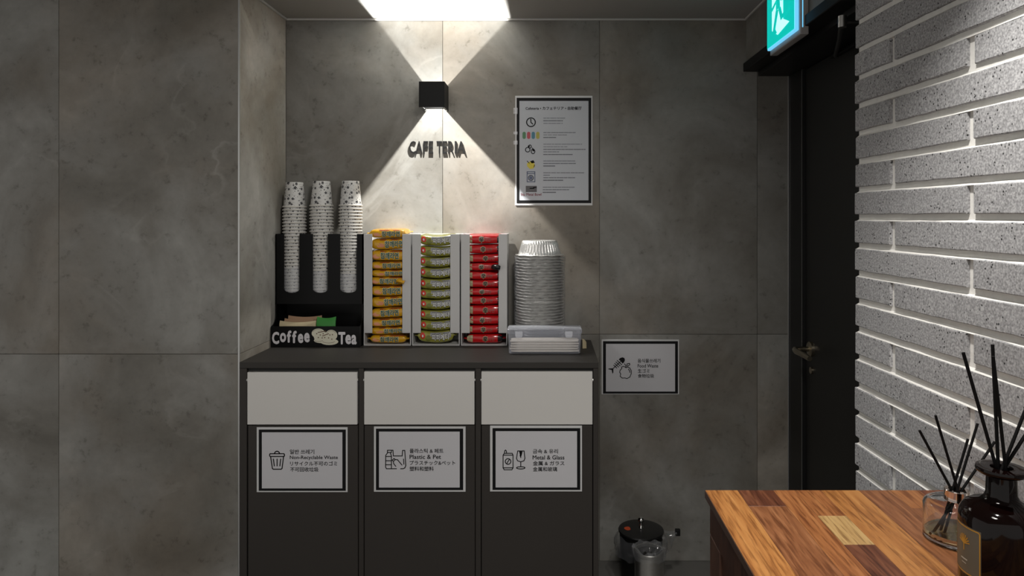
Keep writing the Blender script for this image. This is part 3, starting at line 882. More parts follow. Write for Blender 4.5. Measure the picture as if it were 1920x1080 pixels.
for cx_, cy_, rx_, ry_ in ((960, 540, 105, 75), (1160, 570, 95, 85), (1040, 600, 150, 80), (1010, 650, 120, 42), (1130, 670, 140, 52)):
    blob(mb, [P8(*q) for q in arc(cx_, cy_, rx_, ry_, 0, 360, 24)[:-1]], ty0 - 0.0006 - 0.00002 * (cx_ % 7))
part('two_cups_emblem', mb, CREAM, tf)
mb = MB()
for pts in ([(955, 525), (1075, 505)], [(1025, 580), (1120, 545)]):
    ribbon(mb, [P8(*q) for q in pts], 0.0028, ty0 - 0.0011)
for q in ((935, 545), (990, 565), (1035, 545), (960, 605), (1060, 605), (1140, 565), (1180, 560), (1120, 610), (1020, 610), (1170, 630)):
    blob(mb, [P8(*w) for w in arc(q[0], q[1], 10, 10, 0, 360, 8)[:-1]], ty0 - 0.0011)
ribbon(mb, [P8(*q) for q in arc(960, 640, 70, 25, 20, 140, 8)], 0.0012, ty0 - 0.0011)
ribbon(mb, [P8(*q) for q in arc(1120, 655, 100, 35, 20, 160, 10)], 0.0012, ty0 - 0.0011)
for (cx_, cy_, rx_, ry_) in ((1160, 560, 75, 60), (950, 535, 80, 58)):
    ribbon(mb, [P8(*q) for q in arc(cx_, cy_, rx_, ry_, 200, 340, 10)], 0.0009, ty0 - 0.0011)
part('emblem_outline', mb, BROWNP, tf)

# sachets in the tray
def sachet(y, xa, xb, za, zb, tilt, mat, label, mat2=None):
    xc = (xa + xb) / 2
    mb = MB(); n = 14
    for i in range(n + 1):
        u = -1 + 2 * i / n
        x = xa + (xb - xa) * i / n
        th = 0.003 * (1 - abs(u) ** 3) + 0.0004
        sag = 0.006 * u * u
        mb.v += [(x, y - th, za + sag), (x, y - th * 1.1, (za + zb) / 2 + sag), (x, y + 0.004 + tilt, zb + sag), (x, y + th + 0.004 + tilt, zb - 0.001 + sag), (x, y + th, za + sag)]
    for i in range(n):
        for k in range(5):
            k2 = (k + 1) % 5
            mb.f.append((i * 5 + k, i * 5 + k2, (i + 1) * 5 + k2, (i + 1) * 5 + k))
    mb.f.append((0, 1, 2, 3, 4)); mb.f.append(tuple(n * 5 + k for k in (4, 3, 2, 1, 0)))
    return single('drink_sachet', mb, mat, label, 'sachet', 'sachets in the dispenser tray', smooth=50)
BEIGE = plain('beige_paper', (0.42, 0.35, 0.22), 0.6, noise=0.12, nscale=50); TAN = plain('tan_paper', (0.28, 0.17, 0.10), 0.6); GREENP = plain('green_paper', (0.03, 0.20, 0.03), 0.5)
zf = ctop + 0.004
sachet(2.503, WX(524, 2.503), WX(592, 2.503), zf + 0.058, WZ(604.5, 2.503), 0.001, BEIGE, 'cream paper sachet at the front of the coffee tray')
sachet(2.516, WX(533, 2.516), WX(588, 2.516), zf + 0.055, WZ(600, 2.516), 0.0, TAN, 'brown paper sachet behind the cream one in the coffee tray')
sachet(2.503, WX(593.5, 2.503), WX(629, 2.503), zf + 0.060, WZ(597, 2.503), 0.004, GREENP, 'green paper sachet in the coffee tray')
sachet(2.524, WX(540, 2.524), WX(603, 2.524), zf + 0.060, WZ(594.5, 2.524), 0.0, TAN, 'rearmost tan paper sachet in the coffee tray')

# stacks of upturned paper cups
CH = 0.0935; CR1 = 0.0403; CR0 = 0.0312; CP = 0.0119
def cup_meshes():
    mb = MB()
    prof = [(0.001, CH - 0.004), (CR0 - 0.002, CH - 0.004), (CR0 - 0.0008, CH), (CR0, CH - 0.001)] + [(CR0 + (CR1 - 0.001 - CR0) * i / 5, CH - 0.001 - (CH - 0.004) * i / 5) for i in range(1, 6)]
    mb.lathe(prof, seg=36)
    me = mb.mesh('paper_cup', smooth=40); me.materials.append(CUPM)
    uvl = me.uv_layers.new(name='UVMap')
    for pl in me.polygons:
        angs = [math.atan2(me.vertices[me.loops[li].vertex_index].co.y, me.vertices[me.loops[li].vertex_index].co.x) % (2 * math.pi) for li in pl.loop_indices]
        wrap = max(angs) - min(angs) > math.pi
        for li, a in zip(pl.loop_indices, angs):
            if wrap and a < math.pi: a += 2 * math.pi
            uvl.data[li].uv = (a * 0.036, me.vertices[me.loops[li].vertex_index].co.z)
    mr = MB(); mr.lathe([(CR1 + 0.0011 + 0.0024 * math.cos(t), 0.0026 + 0.0026 * math.sin(t)) for t in [2 * math.pi * i / 8 for i in range(8)]], seg=36, close=True)
    r = mr.mesh('rim', smooth=60); r.materials.append(CUPRIM)
    return me, r
cme, rme = cup_meshes()
ycup = rk_y + 0.003 + 0.0485
names = ['stack beside the tiled side wall', 'middle stack of the dispenser', 'stack beside the noodle dispensers']
ordn = ['topmost', 'second', 'third', 'fourth', 'fifth', 'sixth', 'seventh', 'eighth', 'ninth', 'tenth', 'eleventh', 'twelfth', 'thirteenth', 'fourteenth', 'fifteenth', 'sixteenth', 'seventeenth', 'eighteenth', 'nineteenth', 'twentieth']
tens = ['', '', 'twenty', 'thirty']
def nth(i):
    if i < 20: return ordn[i]
    n = i + 1
    if n == 30: return 'thirtieth'
    return tens[n // 10] + '-' + ['', 'first', 'second', 'third', 'fourth', 'fifth', 'sixth', 'seventh', 'eighth', 'ninth'][n % 10]
rc = random.Random(8)
ncup = 0
zshelf = zpb + 0.0042
for si, (pxc, pytop) in enumerate(((552, 342), (603, 340), (657.5, 339.5))):
    xc = WX(pxc, ycup); zt = WZ(pytop, ycup)
    xc = max(xc, rx0 + 0.003 + CR1 + 0.0072)
    n = int((zt - CH - zshelf) / CP) + 1
    for i in range(n):
        z = zt - CH - i * CP
        if i == n - 1: z = zshelf
        o = link('paper_cup', cme, None, None, (xc + rc.uniform(-0.0002, 0.0002), ycup + rc.uniform(-0.0002, 0.0002), z), (0, 0, rc.uniform(0, 6.28)))
        what = 'topmost upturned paper cup' if i == 0 else 'upturned paper cup, %s from the top' % nth(i)
        tag(o, 'flower-printed %s in the %s' % (what, names[si]), 'cup', 'nested paper cups in the dispenser')
        link('rim', rme, None, o)
    # crumpled bag left around the lowest cups
    zb1 = WZ(500 + si * 6, ycup); zb0 = zshelf + 0.002
    rs = random.Random(20 + si)
    ph = [rs.uniform(0, 6.28) for _ in range(4)]
    def wob(r, z, a, i, ph=ph, si=si):
        return r + 0.0006 * math.sin(5 * a + ph[0] + i) + 0.0005 * math.sin(9 * a + ph[1] - 2 * i) , z + 0.0015 * math.sin(3 * a + ph[2])
    mb = MB(); mb.lathe([(CR1 + 0.0055, zb0 + (zb1 - zb0) * t / 8) for t in range(9)], (xc, ycup, 0), 36, wob)
    single('plastic_sleeve', mb, CUPFILM, 'crumpled clear plastic sleeve around the lowest cups of the ' + names[si], 'plastic sleeve', 'plastic sleeves around the cups', smooth=60)

# ------------------------------------------------------------------ noodle dispensers and packets
YD = 2.52
dz1 = WZ(439, YD)
def dispenser(pxs, label):
    x0, xa, xb, x1 = [WX(v, YD) for v in pxs]
    yb = YB - 0.004; t = 0.003
    d = thing('noodle_dispenser', ((x0 + x1) / 2, (YD + yb) / 2, ctop), label, 'dispenser', 'white noodle dispensers on the cabinet')
    zo = WZ(624.5, YD)
    part('side_panel', MB().bbox(x0, x0 + t, YD + 0.0032, yb, ctop + 0.0005, dz1, 0.0005, 1), WHITEM, d)
    part('side_panel', MB().bbox(x1 - t, x1, YD + 0.0032, yb, ctop + 0.0005, dz1, 0.0005, 1), WHITEM, d)
    part('back_panel', MB().box(x0 + t, x1 - t, yb - t, yb, ctop + 0.004, dz1), WHITEM, d)
    part('bottom_panel', MB().bbox(x0, x1, YD, yb, ctop + 0.0004, ctop + 0.0034, 0.0005, 1), WHITEM, d)
    part('front_flange', MB().bbox(x0, xa, YD, YD + 0.003, zo, dz1, 0.0006, 1), WHITEM, d)
    part('front_flange', MB().bbox(xb, x1, YD, YD + 0.003, zo, dz1, 0.0006, 1), WHITEM, d)
    part('front_edge', MB().box(x0, x0 + 0.003, YD, YD + 0.003, ctop + 0.0036, zo), WHITEM, d)
    part('front_edge', MB().box(x1 - 0.003, x1, YD, YD + 0.003, ctop + 0.0036, zo), WHITEM, d)
    return x0, x1
d1 = dispenser((682, 698, 754.3, 770.3), 'white gravity dispenser holding yellow noodle packets')
d2 = dispenser((772.8, 789, 844.2, 861.7), 'white gravity dispenser holding olive noodle packets')
d3 = dispenser((864.3, 880.8, 934.8, 950.8), 'white gravity dispenser holding red noodle packets')

PW, PD, PT = 0.152, 0.102, 0.0172       # packet width, depth and half thickness
class Packet:
    def __init__(self, seed, bend, fin):
        r = random.Random(seed); self.ph = [r.uniform(0, 6.28) for _ in range(6)]; self.bend = bend; self.fin = fin
    def t(self, x):
        u = min(1, abs(x) / (PW / 2 - self.fin))
        return max(0.0011, PT * (1 - u ** 10.0) ** 0.5 if u < 1 else 0.0011) * (1 + 0.025 * math.sin(60 * x + self.ph[0]))
    def dy(self, x):
        u = abs(x) / (PW / 2)
        return PD / 2 * (1 - 0.10 * u ** 4) + 0.0010 * math.sin(75 * x + self.ph[1])
    def cz(self, x):
        u = x / (PW / 2)
        return self.bend * u * u + 0.0005 * math.sin(20 * x + self.ph[2])
    def front(self, x, s):                 # s in -1..1 over the height of the front face
        t = self.t(x); n = 4.6
        return -self.dy(x) * (1 - min(0.995, abs(s)) ** n) ** (1 / n) - 0.0005 * math.sin(120 * x + 3 * s + self.ph[3]), self.cz(x) + t * s
    def body(self, mat):
        mb = MB(); nx = 30; m = 24; n = 4.6
        for i in range(nx + 1):
            x = -PW / 2 + PW * i / nx
            t, d, c = self.t(x), self.dy(x), self.cz(x)
            edge = abs(x) > PW / 2 - self.fin
            for k in range(m):
                a = 2 * math.pi * k / m
                ca, sa = math.cos(a), math.sin(a)
                yy = d * math.copysign(abs(ca) ** (2 / n), ca); zz = t * math.copysign(abs(sa) ** (2 / n), sa)
                if edge: zz += 0.0016 * math.sin(yy * 330)
                else: yy += 0.0005 * math.sin(120 * x + 3 * sa + self.ph[3]); zz += 0.0007 * math.sin(90 * yy + self.ph[4]) * math.sin(50 * x + self.ph[5])
                mb.v.append((x, yy, c + zz))
        for i in range(nx):
            for k in range(m):
                k2 = (k + 1) % m
                mb.f.append((i * m + k, i * m + k2, (i + 1) * m + k2, (i + 1) * m + k))
        mb.f.append(tuple(range(m))); mb.f.append(tuple(nx * m + k for k in reversed(range(m))))
        me = mb.mesh('noodle_packet', smooth=55); me.materials.append(mat)
        return me
    def text(self, s, x0, x1, s0, s1, mat, off=0.0009, bold=0.02, name='lettering'):
        vs, fs = glyphs(s, bold); q = []
        for i, (u, v) in enumerate(vs):
            x = x0 + u * (x1 - x0); y, z = self.front(x, s0 + v * (s1 - s0))
            q.append((x, y - off - layer(i, len(vs), bold), z))
        me = MB().add(q, fs).mesh(name); me.materials.append(mat)
        return me
    def patch(self, x0, x1, s0, s1, mat, off=0.0006, oval=False, name='print'):
        mb = MB(); nx, ns = 10, 8
        for i in range(nx + 1):
            for j in range(ns + 1):
                u, v = -1 + 2 * i / nx, -1 + 2 * j / ns
                if oval: u, v = u * math.sqrt(1 - v * v / 2), v * math.sqrt(1 - u * u / 2)
                x = (x0 + x1) / 2 + u * (x1 - x0) / 2; s = (s0 + s1) / 2 + v * (s1 - s0) / 2
                y, z = self.front(x, s); mb.v.append((x, y - off, z))
        for i in range(nx):
            for j in range(ns):
                a = i * (ns + 1) + j
                mb.f.append((a, a + 1, a + ns + 2, a + ns + 1))
        me = mb.mesh(name, smooth=60); me.materials.append(mat)
        return me

YELL = plain('yellow_packet_film', (0.56, 0.295, 0.010), 0.22, coat=0.3, noise=0.12, nscale=30)
OLIV = plain('olive_packet_film', (0.25, 0.24, 0.040), 0.2, coat=0.4, noise=0.15, nscale=30)
REDP = plain('red_packet_film', (0.46, 0.006, 0.009), 0.22, coat=0.3, noise=0.1, nscale=30)
PALEY = plain('pale_outline_print', (0.55, 0.48, 0.30), 0.4)
GRNT = plain('dark_green_print', (0.008, 0.075, 0.06), 0.4); PINKP = plain('peach_print', (0.60, 0.24, 0.12), 0.35); BRNP = plain('brown_red_print', (0.30, 0.07, 0.02), 0.35)
WHT = plain('white_packet_print', (0.62, 0.62, 0.60), 0.3); SILV = plain('silver_packet_print', (0.30, 0.30, 0.31), 0.22, metal=0.3); REDL = plain('red_logo_print', (0.50, 0.02, 0.01), 0.3)
BLKP = plain('black_packet_print', (0.006, 0.006, 0.007), 0.25); FOOD = plain('noodle_photo_print', (0.34, 0.30, 0.17), 0.3, noise=0.8, nscale=140); OLD = plain('dark_olive_print', (0.13, 0.14, 0.02), 0.3)

def kit(kind, seed, bend):
    P = Packet(seed, bend, 0.010)
    if kind == 'y':
        xo = (seed % 3 - 1) * 0.008
        return P.body(YELL), [('lettering', P.text('참깨라면', -0.020 + xo, 0.046 + xo, -0.58, 0.62, GRNT, 0.0017, 0.03)),
                              ('lettering_outline', P.text('참깨라면', -0.0215 + xo, 0.0475 + xo, -0.66, 0.70, PALEY, 0.0010, 0.07)),
                              ('photo_print', P.patch(-0.050 + xo, -0.022 + xo, -0.6, 0.2, PINKP, 0.0007, True)),
                              ('band', P.patch(-0.03, 0.06, 0.72, 0.93, BRNP, 0.0007))]
    if kind == 'o':
        return P.body(OLIV), [('silver_band', P.patch(-0.020, 0.056, -0.25, 0.80, SILV, 0.0006)),
                              ('lettering', P.text('짜파게티', -0.014, 0.048, -0.55, 0.55, WHT, 0.0017, 0.02)),
                              ('lettering_outline', P.text('짜파게티', -0.0152, 0.0492, -0.64, 0.64, BLKP, 0.0011, 0.06)),
                              ('logo', P.patch(-0.056, -0.038, -0.35, 0.75, REDL, 0.0008, True)),
                              ('logo_mark', P.patch(-0.050, -0.044, -0.10, 0.35, WHT, 0.0011, True)),
                              ('round_print', P.patch(-0.036, -0.017, -0.7, 0.35, OLD, 0.0008, True))]
    xo = (seed % 3 - 1) * 0.006
    return P.body(REDP), [('lettering', P.text('辛', -0.012 + xo, 0.006 + xo, -0.65, 0.65, BLKP, 0.0017, 0.03)),
                          ('lettering_outline', P.text('辛', -0.013 + xo, 0.007 + xo, -0.73, 0.73, PALEY, 0.0010, 0.06)),
                          ('small_lettering', P.text('라면', 0.009 + xo, 0.030 + xo, -0.45, 0.30, plain('grey_red_print', (0.25, 0.09, 0.08), 0.4), 0.0011, 0.01)),
                          ('photo_print', P.patch(-0.064, -0.043, -0.8, 0.8, FOOD, 0.0007)),
                          ('dark_end', P.patch(0.048, 0.0755, -0.95, 0.95, BLKP, 0.0008))]
kits = {k: [kit(k, 10 * j + sd, bd) for j, bd in enumerate(bds)] for k, sd, bds in (('y', 1, (0.002, 0.002, 0.002)), ('o', 2, (0.008, 0.008, 0.008)), ('r', 3, (0.0015, 0.0015, 0.0015)))}
def place_packets(kind, dd, ys, colour, tilts):
    x0, x1 = dd; xc = (x0 + x1) / 2
    zs = [WZ(y, YD) for y in ys]
    rr = random.Random(ord(kind))
    bounds = [zs[0] + (zs[0] - zs[1]) / 2] + [(a + b_) / 2 for a, b_ in zip(zs[:-1], zs[1:])] + [ctop + 0.0056]
    for i in range(len(zs)):
        z = (bounds[i] + bounds[i + 1]) / 2; half = (bounds[i] - bounds[i + 1]) / 2 * 0.95
        me, prints = kits[kind][i % 3]
        o = link('noodle_packet', me, None, None, (xc + rr.uniform(-0.002, 0.002), YD + 0.0062 + PD / 2 + rr.uniform(0, 0.0015), z), (math.radians(2.5 if i < 5 else 0.0), math.radians(-tilts[i % len(tilts)]), math.radians(rr.uniform(-0.6, 0.6))))
        o.scale = (1, 1, half / PT)
        what = 'topmost' if i == 0 else ('bottom' if i == len(zs) - 1 else nth(i) + ' from the top')
        tag(o, '%s noodle packet, %s in its white dispenser' % (colour, what), 'noodle packet', '%s noodle packets in the dispenser' % colour)
        for nm, pm in prints: link(nm, pm, None, o)
        if kind == 'y' and i == 5:         # an end of this packet pokes out past the dispenser's edge
            mb = MB(); mb.tube([(0.040, -0.046, 0), (0.042, -0.064, 0.003), (0.054, -0.070, 0.001), (0.066, -0.070, -0.003)], [0.009, 0.008, 0.006, 0.008], 8)
            fm = mb.mesh('twisted_end', smooth=50); fm.materials.append(YELL); link('twisted_end', fm, None, o)
        if kind == 'r' and i == 3:
            mb = MB(); mb.tube([(0.036, -0.046, 0.001), (0.038, -0.066, 0.002), (0.050, -0.074, 0.001), (0.061, -0.073, -0.001)], [0.010, 0.012, 0.013, 0.008], 8)
            fm = mb.mesh('black_end', smooth=50); fm.materials.append(BLKP); link('black_end', fm, None, o)
place_packets('y', d1, [437.5, 455, 481, 498, 512.5, 526, 546, 567, 588, 607, 621.5, 636], 'yellow', (0, 1, 0, 0.5, 0, 0, 1, 2.5, 3.5, 2.5, 1, 0))
place_packets('o', d2, [451, 472, 491.5, 512, 533.5, 553, 572, 592.5, 611.5, 632.5], 'olive', (0, -0.8, -0.3, 0, 0.8, 1, 1.5, 1.2, 1, 0.5))
place_packets('r', d3, [448, 467, 484, 500, 516.5, 532.5, 548, 563, 582.5, 602, 619, 635], 'red', (0.5, 1.3, 1.3, 0.8, 0, 0.6, 0.6, 1, 0.3, 0, 0.6, 0))

# ------------------------------------------------------------------ foil bowls
yb_ = 2.534; sb = F / yb_
bxc = (1012 - VX) / sb
BR0, BR1, BRF, BHt = 0.062, 0.076, 0.0895, 0.053
def bowl_mesh(amp=0.0008):
    def wob(r, z, a, i):
        if i in (2, 3, 4, 5, 6): return r + amp * math.cos(44 * a), z
        if i >= 7: return r, z + 0.0007 * math.sin(13 * a)
        return r, z
    mb = MB()
    mb.lathe([(0.001, BHt - 0.003), (BR0 - 0.010, BHt - 0.003), (BR0 - 0.004, BHt), (BR0, BHt - 0.002), (BR0 + 0.005, BHt * 0.66), (BR0 + 0.010, BHt * 0.33), (BR1, 0.004),
              (BR1 + 0.002, 0.0025), (BRF - 0.002, 0.0025), (BRF, 0.0012), (BRF - 0.0015, 0.0)], seg=132, wob=wob)
    me = mb.mesh('foil_bowl', smooth=50); me.materials.append(FOIL)
    return me
bme = bowl_mesh(); bme_top = bowl_mesh(0.0019)
zr = WZ(478, yb_)
zsplit = WZ(560, yb_)
nb = int((zr - ctop) / 0.0103)
rb = random.Random(4)
zz = zr; i = 0
while zz > ctop + 0.001:
    o = link('foil_bowl', bme if i else bme_top, None, None, (bxc + rb.uniform(-0.0004, 0.0004), yb_ + rb.uniform(-0.0004, 0.0004), zz), (0, 0, rb.uniform(0, 6.28)))
    tag(o, 'aluminium foil bowl upside down, %s' % ('topmost of the stack' if i == 0 else nth(i) + ' from the top of the stack'), 'bowl', 'nested foil bowls behind the clear box')
    i += 1; nz = zz - 0.0103
    if zz > zsplit >= nz: nz -= 0.003
    zz = nz
for a, b_, lab in ((zr - 0.003, zsplit + 0.001, 'upper'), (zsplit - 0.003, ctop + 0.002, 'lower')):
    def wobf(r, z, a_, i): return r + 0.0009 * math.sin(7 * a_ + i * 1.3) + 0.0007 * math.sin(17 * a_ - i), z + 0.001 * math.sin(2 * a_ + 1)
    mb = MB(); mb.lathe([(BRF + 0.0032, b_ + (a - b_) * t / 12) for t in range(13)], (bxc, yb_, 0), 64, wobf)
    single('plastic_sleeve', mb, FILM, 'clear film sleeve around the %s bundle of foil bowls' % lab, 'plastic sleeve', smooth=60)

# ------------------------------------------------------------------ clear box of chopsticks
qy0, qy1 = 2.356, 2.434
qx0, qx1 = WX(950.5, qy0), WX(1091.5, qy0)
qz0 = ctop + 0.0006; qzt = WZ(616, qy0); qzl = qzt - 0.017
box = thing('plastic_box', ((qx0 + qx1) / 2, (qy0 + qy1) / 2, qz0), 'translucent clear plastic box of chopsticks with a latched lid', 'box')
t = 0.0016
def tub(x0, x1, y0, y1, z0, z1, inset, th):
    mb = MB()
    def ringv(d, z, r=0.006):
        out = []
        for (cx_, cy_, a0) in ((x1 - d - r, y1 - d - r, 0), (x0 + d + r, y1 - d - r, 90), (x0 + d + r, y0 + d + r, 180), (x1 - d - r, y0 + d + r, 270)):
            for k in range(5):
                a = math.radians(a0 + 22.5 * k); out.append((cx_ + r * math.cos(a), cy_ + r * math.sin(a), z))
        return out
    rings = [ringv(inset + 0.004, z0), ringv(inset, z0 + 0.004), ringv(0, z1), ringv(th, z1), ringv(inset + th, z0 + 0.005), ringv(inset + 0.005, z0 + 0.002)]
    n = 20
    for r_ in rings: mb.v += r_
    for i in range(len(rings) - 1):
        for k in range(n):
            k2 = (k + 1) % n
            mb.f.append((i * n + k, i * n + k2, (i + 1) * n + k2, (i + 1) * n + k))
    mb.f.append(tuple(range(n))); e = (len(rings) - 1) * n
    mb.f.append(tuple(e + k for k in reversed(range(n))))
    return mb
part('tub', tub(qx0 + 0.003, qx1 - 0.003, qy0 + 0.003, qy1 - 0.003, qz0, qzl, 0.003, t), BOXM, box, 40)
mb = tub(qx0, qx1, qy0, qy1, 0, 0.017, 0.0, t)
mb.v = [(x, y, qzt - z) for x, y, z in mb.v]
lid = part('lid', mb, BOXM, box, 40)
LATCH = mat_film('latch_plastic', 0.45, (0.9, 0.9, 0.93), 0.2, 0.7)
for pxl in (973, 1066.5):
    xl = WX(pxl, qy0)
    lt = part('latch', MB().prism_y([(xl + 0.0125 * math.cos(a), max(qzl - 0.004 + 0.0125 * math.sin(a), qzl - 0.014)) for a in [math.pi * (1 + i / 12) for i in range(13)]] + [(xl + 0.0125, qzt - 0.010), (xl - 0.0125, qzt - 0.010)], qy0 - 0.004, qy0 - 0.0005), LATCH, box)
    part('latch_lip', MB().bbox(xl - 0.008, xl + 0.008, qy0 - 0.006, qy0 - 0.0045, qzl - 0.011, qzl - 0.003, 0.0007, 1), LATCH, lt)
STICK = plain('wrapped_chopstick_paper', (0.72, 0.65, 0.54), 0.5, noise=0.1, nscale=80); 
def chop_mesh():
    mb = MB(); L = 0.232; n = 8
    for i in range(n + 1):
        u = i / n; x = -L / 2 + L * u
        w = 0.0062 - 0.0015 * u; h_ = 0.0040 - 0.0006 * u
        if i in (0, n): w *= 1.1; h_ *= 0.5
        mb.v += [(x, -w, -h_ * 0.7), (x, -w, h_ * 0.7), (x, -w * 0.6, h_), (x, w * 0.6, h_), (x, w, h_ * 0.7), (x, w, -h_ * 0.7), (x, w * 0.6, -h_), (x, -w * 0.6, -h_)]
    for i in range(n):
        for k in range(8):
            k2 = (k + 1) % 8
            mb.f.append((i * 8 + k, i * 8 + k2, (i + 1) * 8 + k2, (i + 1) * 8 + k))
    mb.f.append(tuple(range(8))); mb.f.append(tuple(n * 8 + k for k in reversed(range(8))))
    me = mb.mesh('chopsticks'); me.materials.append(STICK); return me
chm = chop_mesh(); rq = random.Random(6)
for r_ in range(5):
    for c_ in range(4):
        o = link('chopsticks', chm, None, None, ((qx0 + qx1) / 2 + rq.uniform(-0.003, 0.003), qy0 + 0.0175 + c_ * 0.0142, qz0 + 0.0095 + r_ * 0.0084), (0, 0, 0.0 if c_ % 2 == 0 else math.pi))
        tag(o, 'paper-wrapped disposable chopsticks lying in the clear plastic box', 'chopsticks', 'chopsticks in the clear box')
# tan packet end showing behind the box
mb = MB(); tx = WX(1092, 2.47)
for i in range(7):
    u = i / 6; x = tx + (WX(1099.5, 2.47) - tx) * u
    h_ = 0.017 * (1 - 0.35 * u * u); w = 0.008 * (1 - 0.5 * u)
    mb.v += [(x, 2.47 - w, ctop + 0.0008), (x, 2.47 - w, ctop + h_ * 1.6), (x, 2.47, ctop + h_ * 2), (x, 2.47 + w, ctop + h_ * 1.6), (x, 2.47 + w, ctop + 0.0008)]
for i in range(6):
    for k in range(5):
        k2 = (k + 1) % 5
        mb.f.append((i * 5 + k, i * 5 + k2, (i + 1) * 5 + k2, (i + 1) * 5 + k))
mb.f.append((0, 1, 2, 3, 4)); mb.f.append((34, 33, 32, 31, 30))
single('paper_packet', mb, BEIGE, 'small tan paper packet behind the clear plastic box', 'packet', smooth=50)

# ------------------------------------------------------------------ illuminated exit sign
ey1 = XR * F / (1458 - VX); ey0 = XR * F / (1517 - VX)
ez0 = WZ(105, ey1); ez1 = min(ez0 + 0.205, CEILZ - 0.012)
ex0 = XR - 0.037
exit_ = thing('exit_sign', (XR, (ey0 + ey1) / 2, ez0), 'glowing green exit sign with running figure above the black door', 'exit sign')
part('housing', MB().bbox(ex0 + 0.012, XR - 0.0005, ey0, ey1, ez0, ez1, 0.003, 2), plain('exit_housing_plastic', (0.32, 0.31, 0.305), 0.45), exit_)
GREEN = mat_emit('exit_green_glow', (0.0, 0.50, 0.43), 0.235)
PALE = mat_emit('exit_white_glow', (0.55, 1.0, 0.98), 0.235)
BLUEG = mat_emit('exit_edge_glow', (0.16, 0.55, 0.85), 0.25)
dz0 = WZ(92, 2.28) - 0.002
diff = part('light_diffuser', MB().bbox(ex0 + 0.002, ex0 + 0.012, ey0 + 0.012, ey1 - 0.004, dz0 - 0.006, ez1 - 0.012, 0.002, 2), BLUEG, exit_)
fy0, fy1, fz0, fz1 = ey0 + 0.020, ey1 - 0.004, dz0, ez1 - 0.018
def face(u, v): return (ex0 + 0.0012, fy1 - u * (fy1 - fy0), fz0 + v * (fz1 - fz0))     # u from far to near
mb = MB(); mb.add([face(0, 0), face(1, 0), face(1, 1), face(0, 1)], [(0, 1, 2, 3)]); part('green_panel', mb, GREEN, diff)
def fpoly(pts, off):
    mb = MB(); mb.add([(face(u, v)[0] - off, face(u, v)[1], face(u, v)[2]) for u, v in pts], [tuple(range(len(pts)))]); return mb
part('white_doorway', fpoly([(0.20, 0.28), (0.42, 0.12), (0.84, 0.20), (0.62, 0.34), (0.62, 0.90), (0.20, 0.90)], 0.0004), PALE, diff)
man = MB()
for pts in ([(0.36, 0.62), (0.46, 0.58), (0.34, 0.26), (0.40, 0.17), (0.30, 0.16), (0.24, 0.25)],
            [(0.44, 0.62), (0.54, 0.60), (0.60, 0.44), (0.80, 0.50), (0.84, 0.42), (0.54, 0.34)],
            [(0.36, 0.60), (0.52, 0.60), (0.50, 0.78), (0.36, 0.80)], [(0.36, 0.80), (0.38, 0.74), (0.22, 0.64), (0.18, 0.70)], [(0.48, 0.78), (0.52, 0.72), (0.68, 0.66), (0.70, 0.72)]):
    q = fpoly(pts, 0.0008); man.add(q.v, q.f)
q = fpoly([(0.42 + 0.06 * math.cos(a), 0.88 + 0.06 * math.sin(a)) for a in [math.pi / 8 * i for i in range(16)]], 0.0008); man.add(q.v, q.f)
part('running_figure', man, GREEN, diff)
part('light_slot', MB().box(ex0 + 0.017, ex0 + 0.020, ey0 - 0.0006, ey0 + 0.001, ez0 + 0.02, ez1 - 0.02), BLUEG, exit_)

# ------------------------------------------------------------------ wooden counter
YE = 1.30
kx0 = WX(1322.5, YE); kz = WZ(919, YE)
kx1 = bx(YE) - 0.004
ky0 = 0.45
TH = 0.014
counter = thing('wooden_counter', ((kx0 + kx1) / 2, (ky0 + YE) / 2, 0), 'oiled butcher-block wooden counter beside the brick wall', 'counter')
WD = {
 'gold': mat_wood('golden_teak', (0.17, 0.060, 0.016), (0.31, 0.130, 0.036), (0.38, 0.180, 0.056)),
 'oran': mat_wood('orange_teak', (0.14, 0.045, 0.015), (0.25, 0.095, 0.031), (0.34, 0.150, 0.055)),
 'med': mat_wood('brown_teak', (0.09, 0.030, 0.012), (0.18, 0.068, 0.026), (0.27, 0.118, 0.050)),
 'dark': mat_wood('dark_red_teak', (0.035, 0.011, 0.006), (0.085, 0.027, 0.013), (0.16, 0.060, 0.028)),
 'red': mat_wood('reddish_teak', (0.08, 0.023, 0.011), (0.16, 0.052, 0.023), (0.24, 0.095, 0.042)),
 'pale': mat_wood('pale_sapwood', (0.28, 0.165, 0.060), (0.38, 0.245, 0.100), (0.43, 0.290, 0.130))}
def yk(py): return (H - kz) * F / (py - VY)
xs = [kx0, WX(1383, YE), WX(1450, YE), WX(1490, YE), WX(1539, YE), WX(1610, YE), WX(1668, YE), WX(1722, YE), kx1]
rows = [[('gold', YE, ky0)],
        [('dark', YE, yk(949)), ('med', yk(949), 0.80), ('gold', 0.80, ky0)],
        [('oran', YE, 0.98), ('red', 0.98, 0.72), ('med', 0.72, ky0)],
        [('oran', YE, yk(967)), ('pale', yk(967), yk(1021)), ('dark', yk(1021), 0.80), ('oran', 0.80, ky0)],
        [('gold', YE, 0.86), ('red', 0.86, ky0)],
        [('med', YE, 0.94), ('oran', 0.94, ky0)],
        [('oran', YE, 1.22), ('med', 1.22, 0.78), ('gold', 0.78, ky0)],
        [('red', YE, 1.08), ('oran', 1.08, ky0)]]
for (xa, xb), row in zip(zip(xs[:-1], xs[1:]), rows):
    for mt, y1, y0 in row:
        part('stave', MB().bbox(xa, xb - 0.00025, y0 + 0.00015, y1 - 0.00015, kz - TH, kz, 0.0004, 1), WD[mt], counter)
SIDE = mat_wood('stained_side_wood', (0.026, 0.009, 0.005), (0.042, 0.015, 0.008), (0.062, 0.024, 0.013), axis='Z')
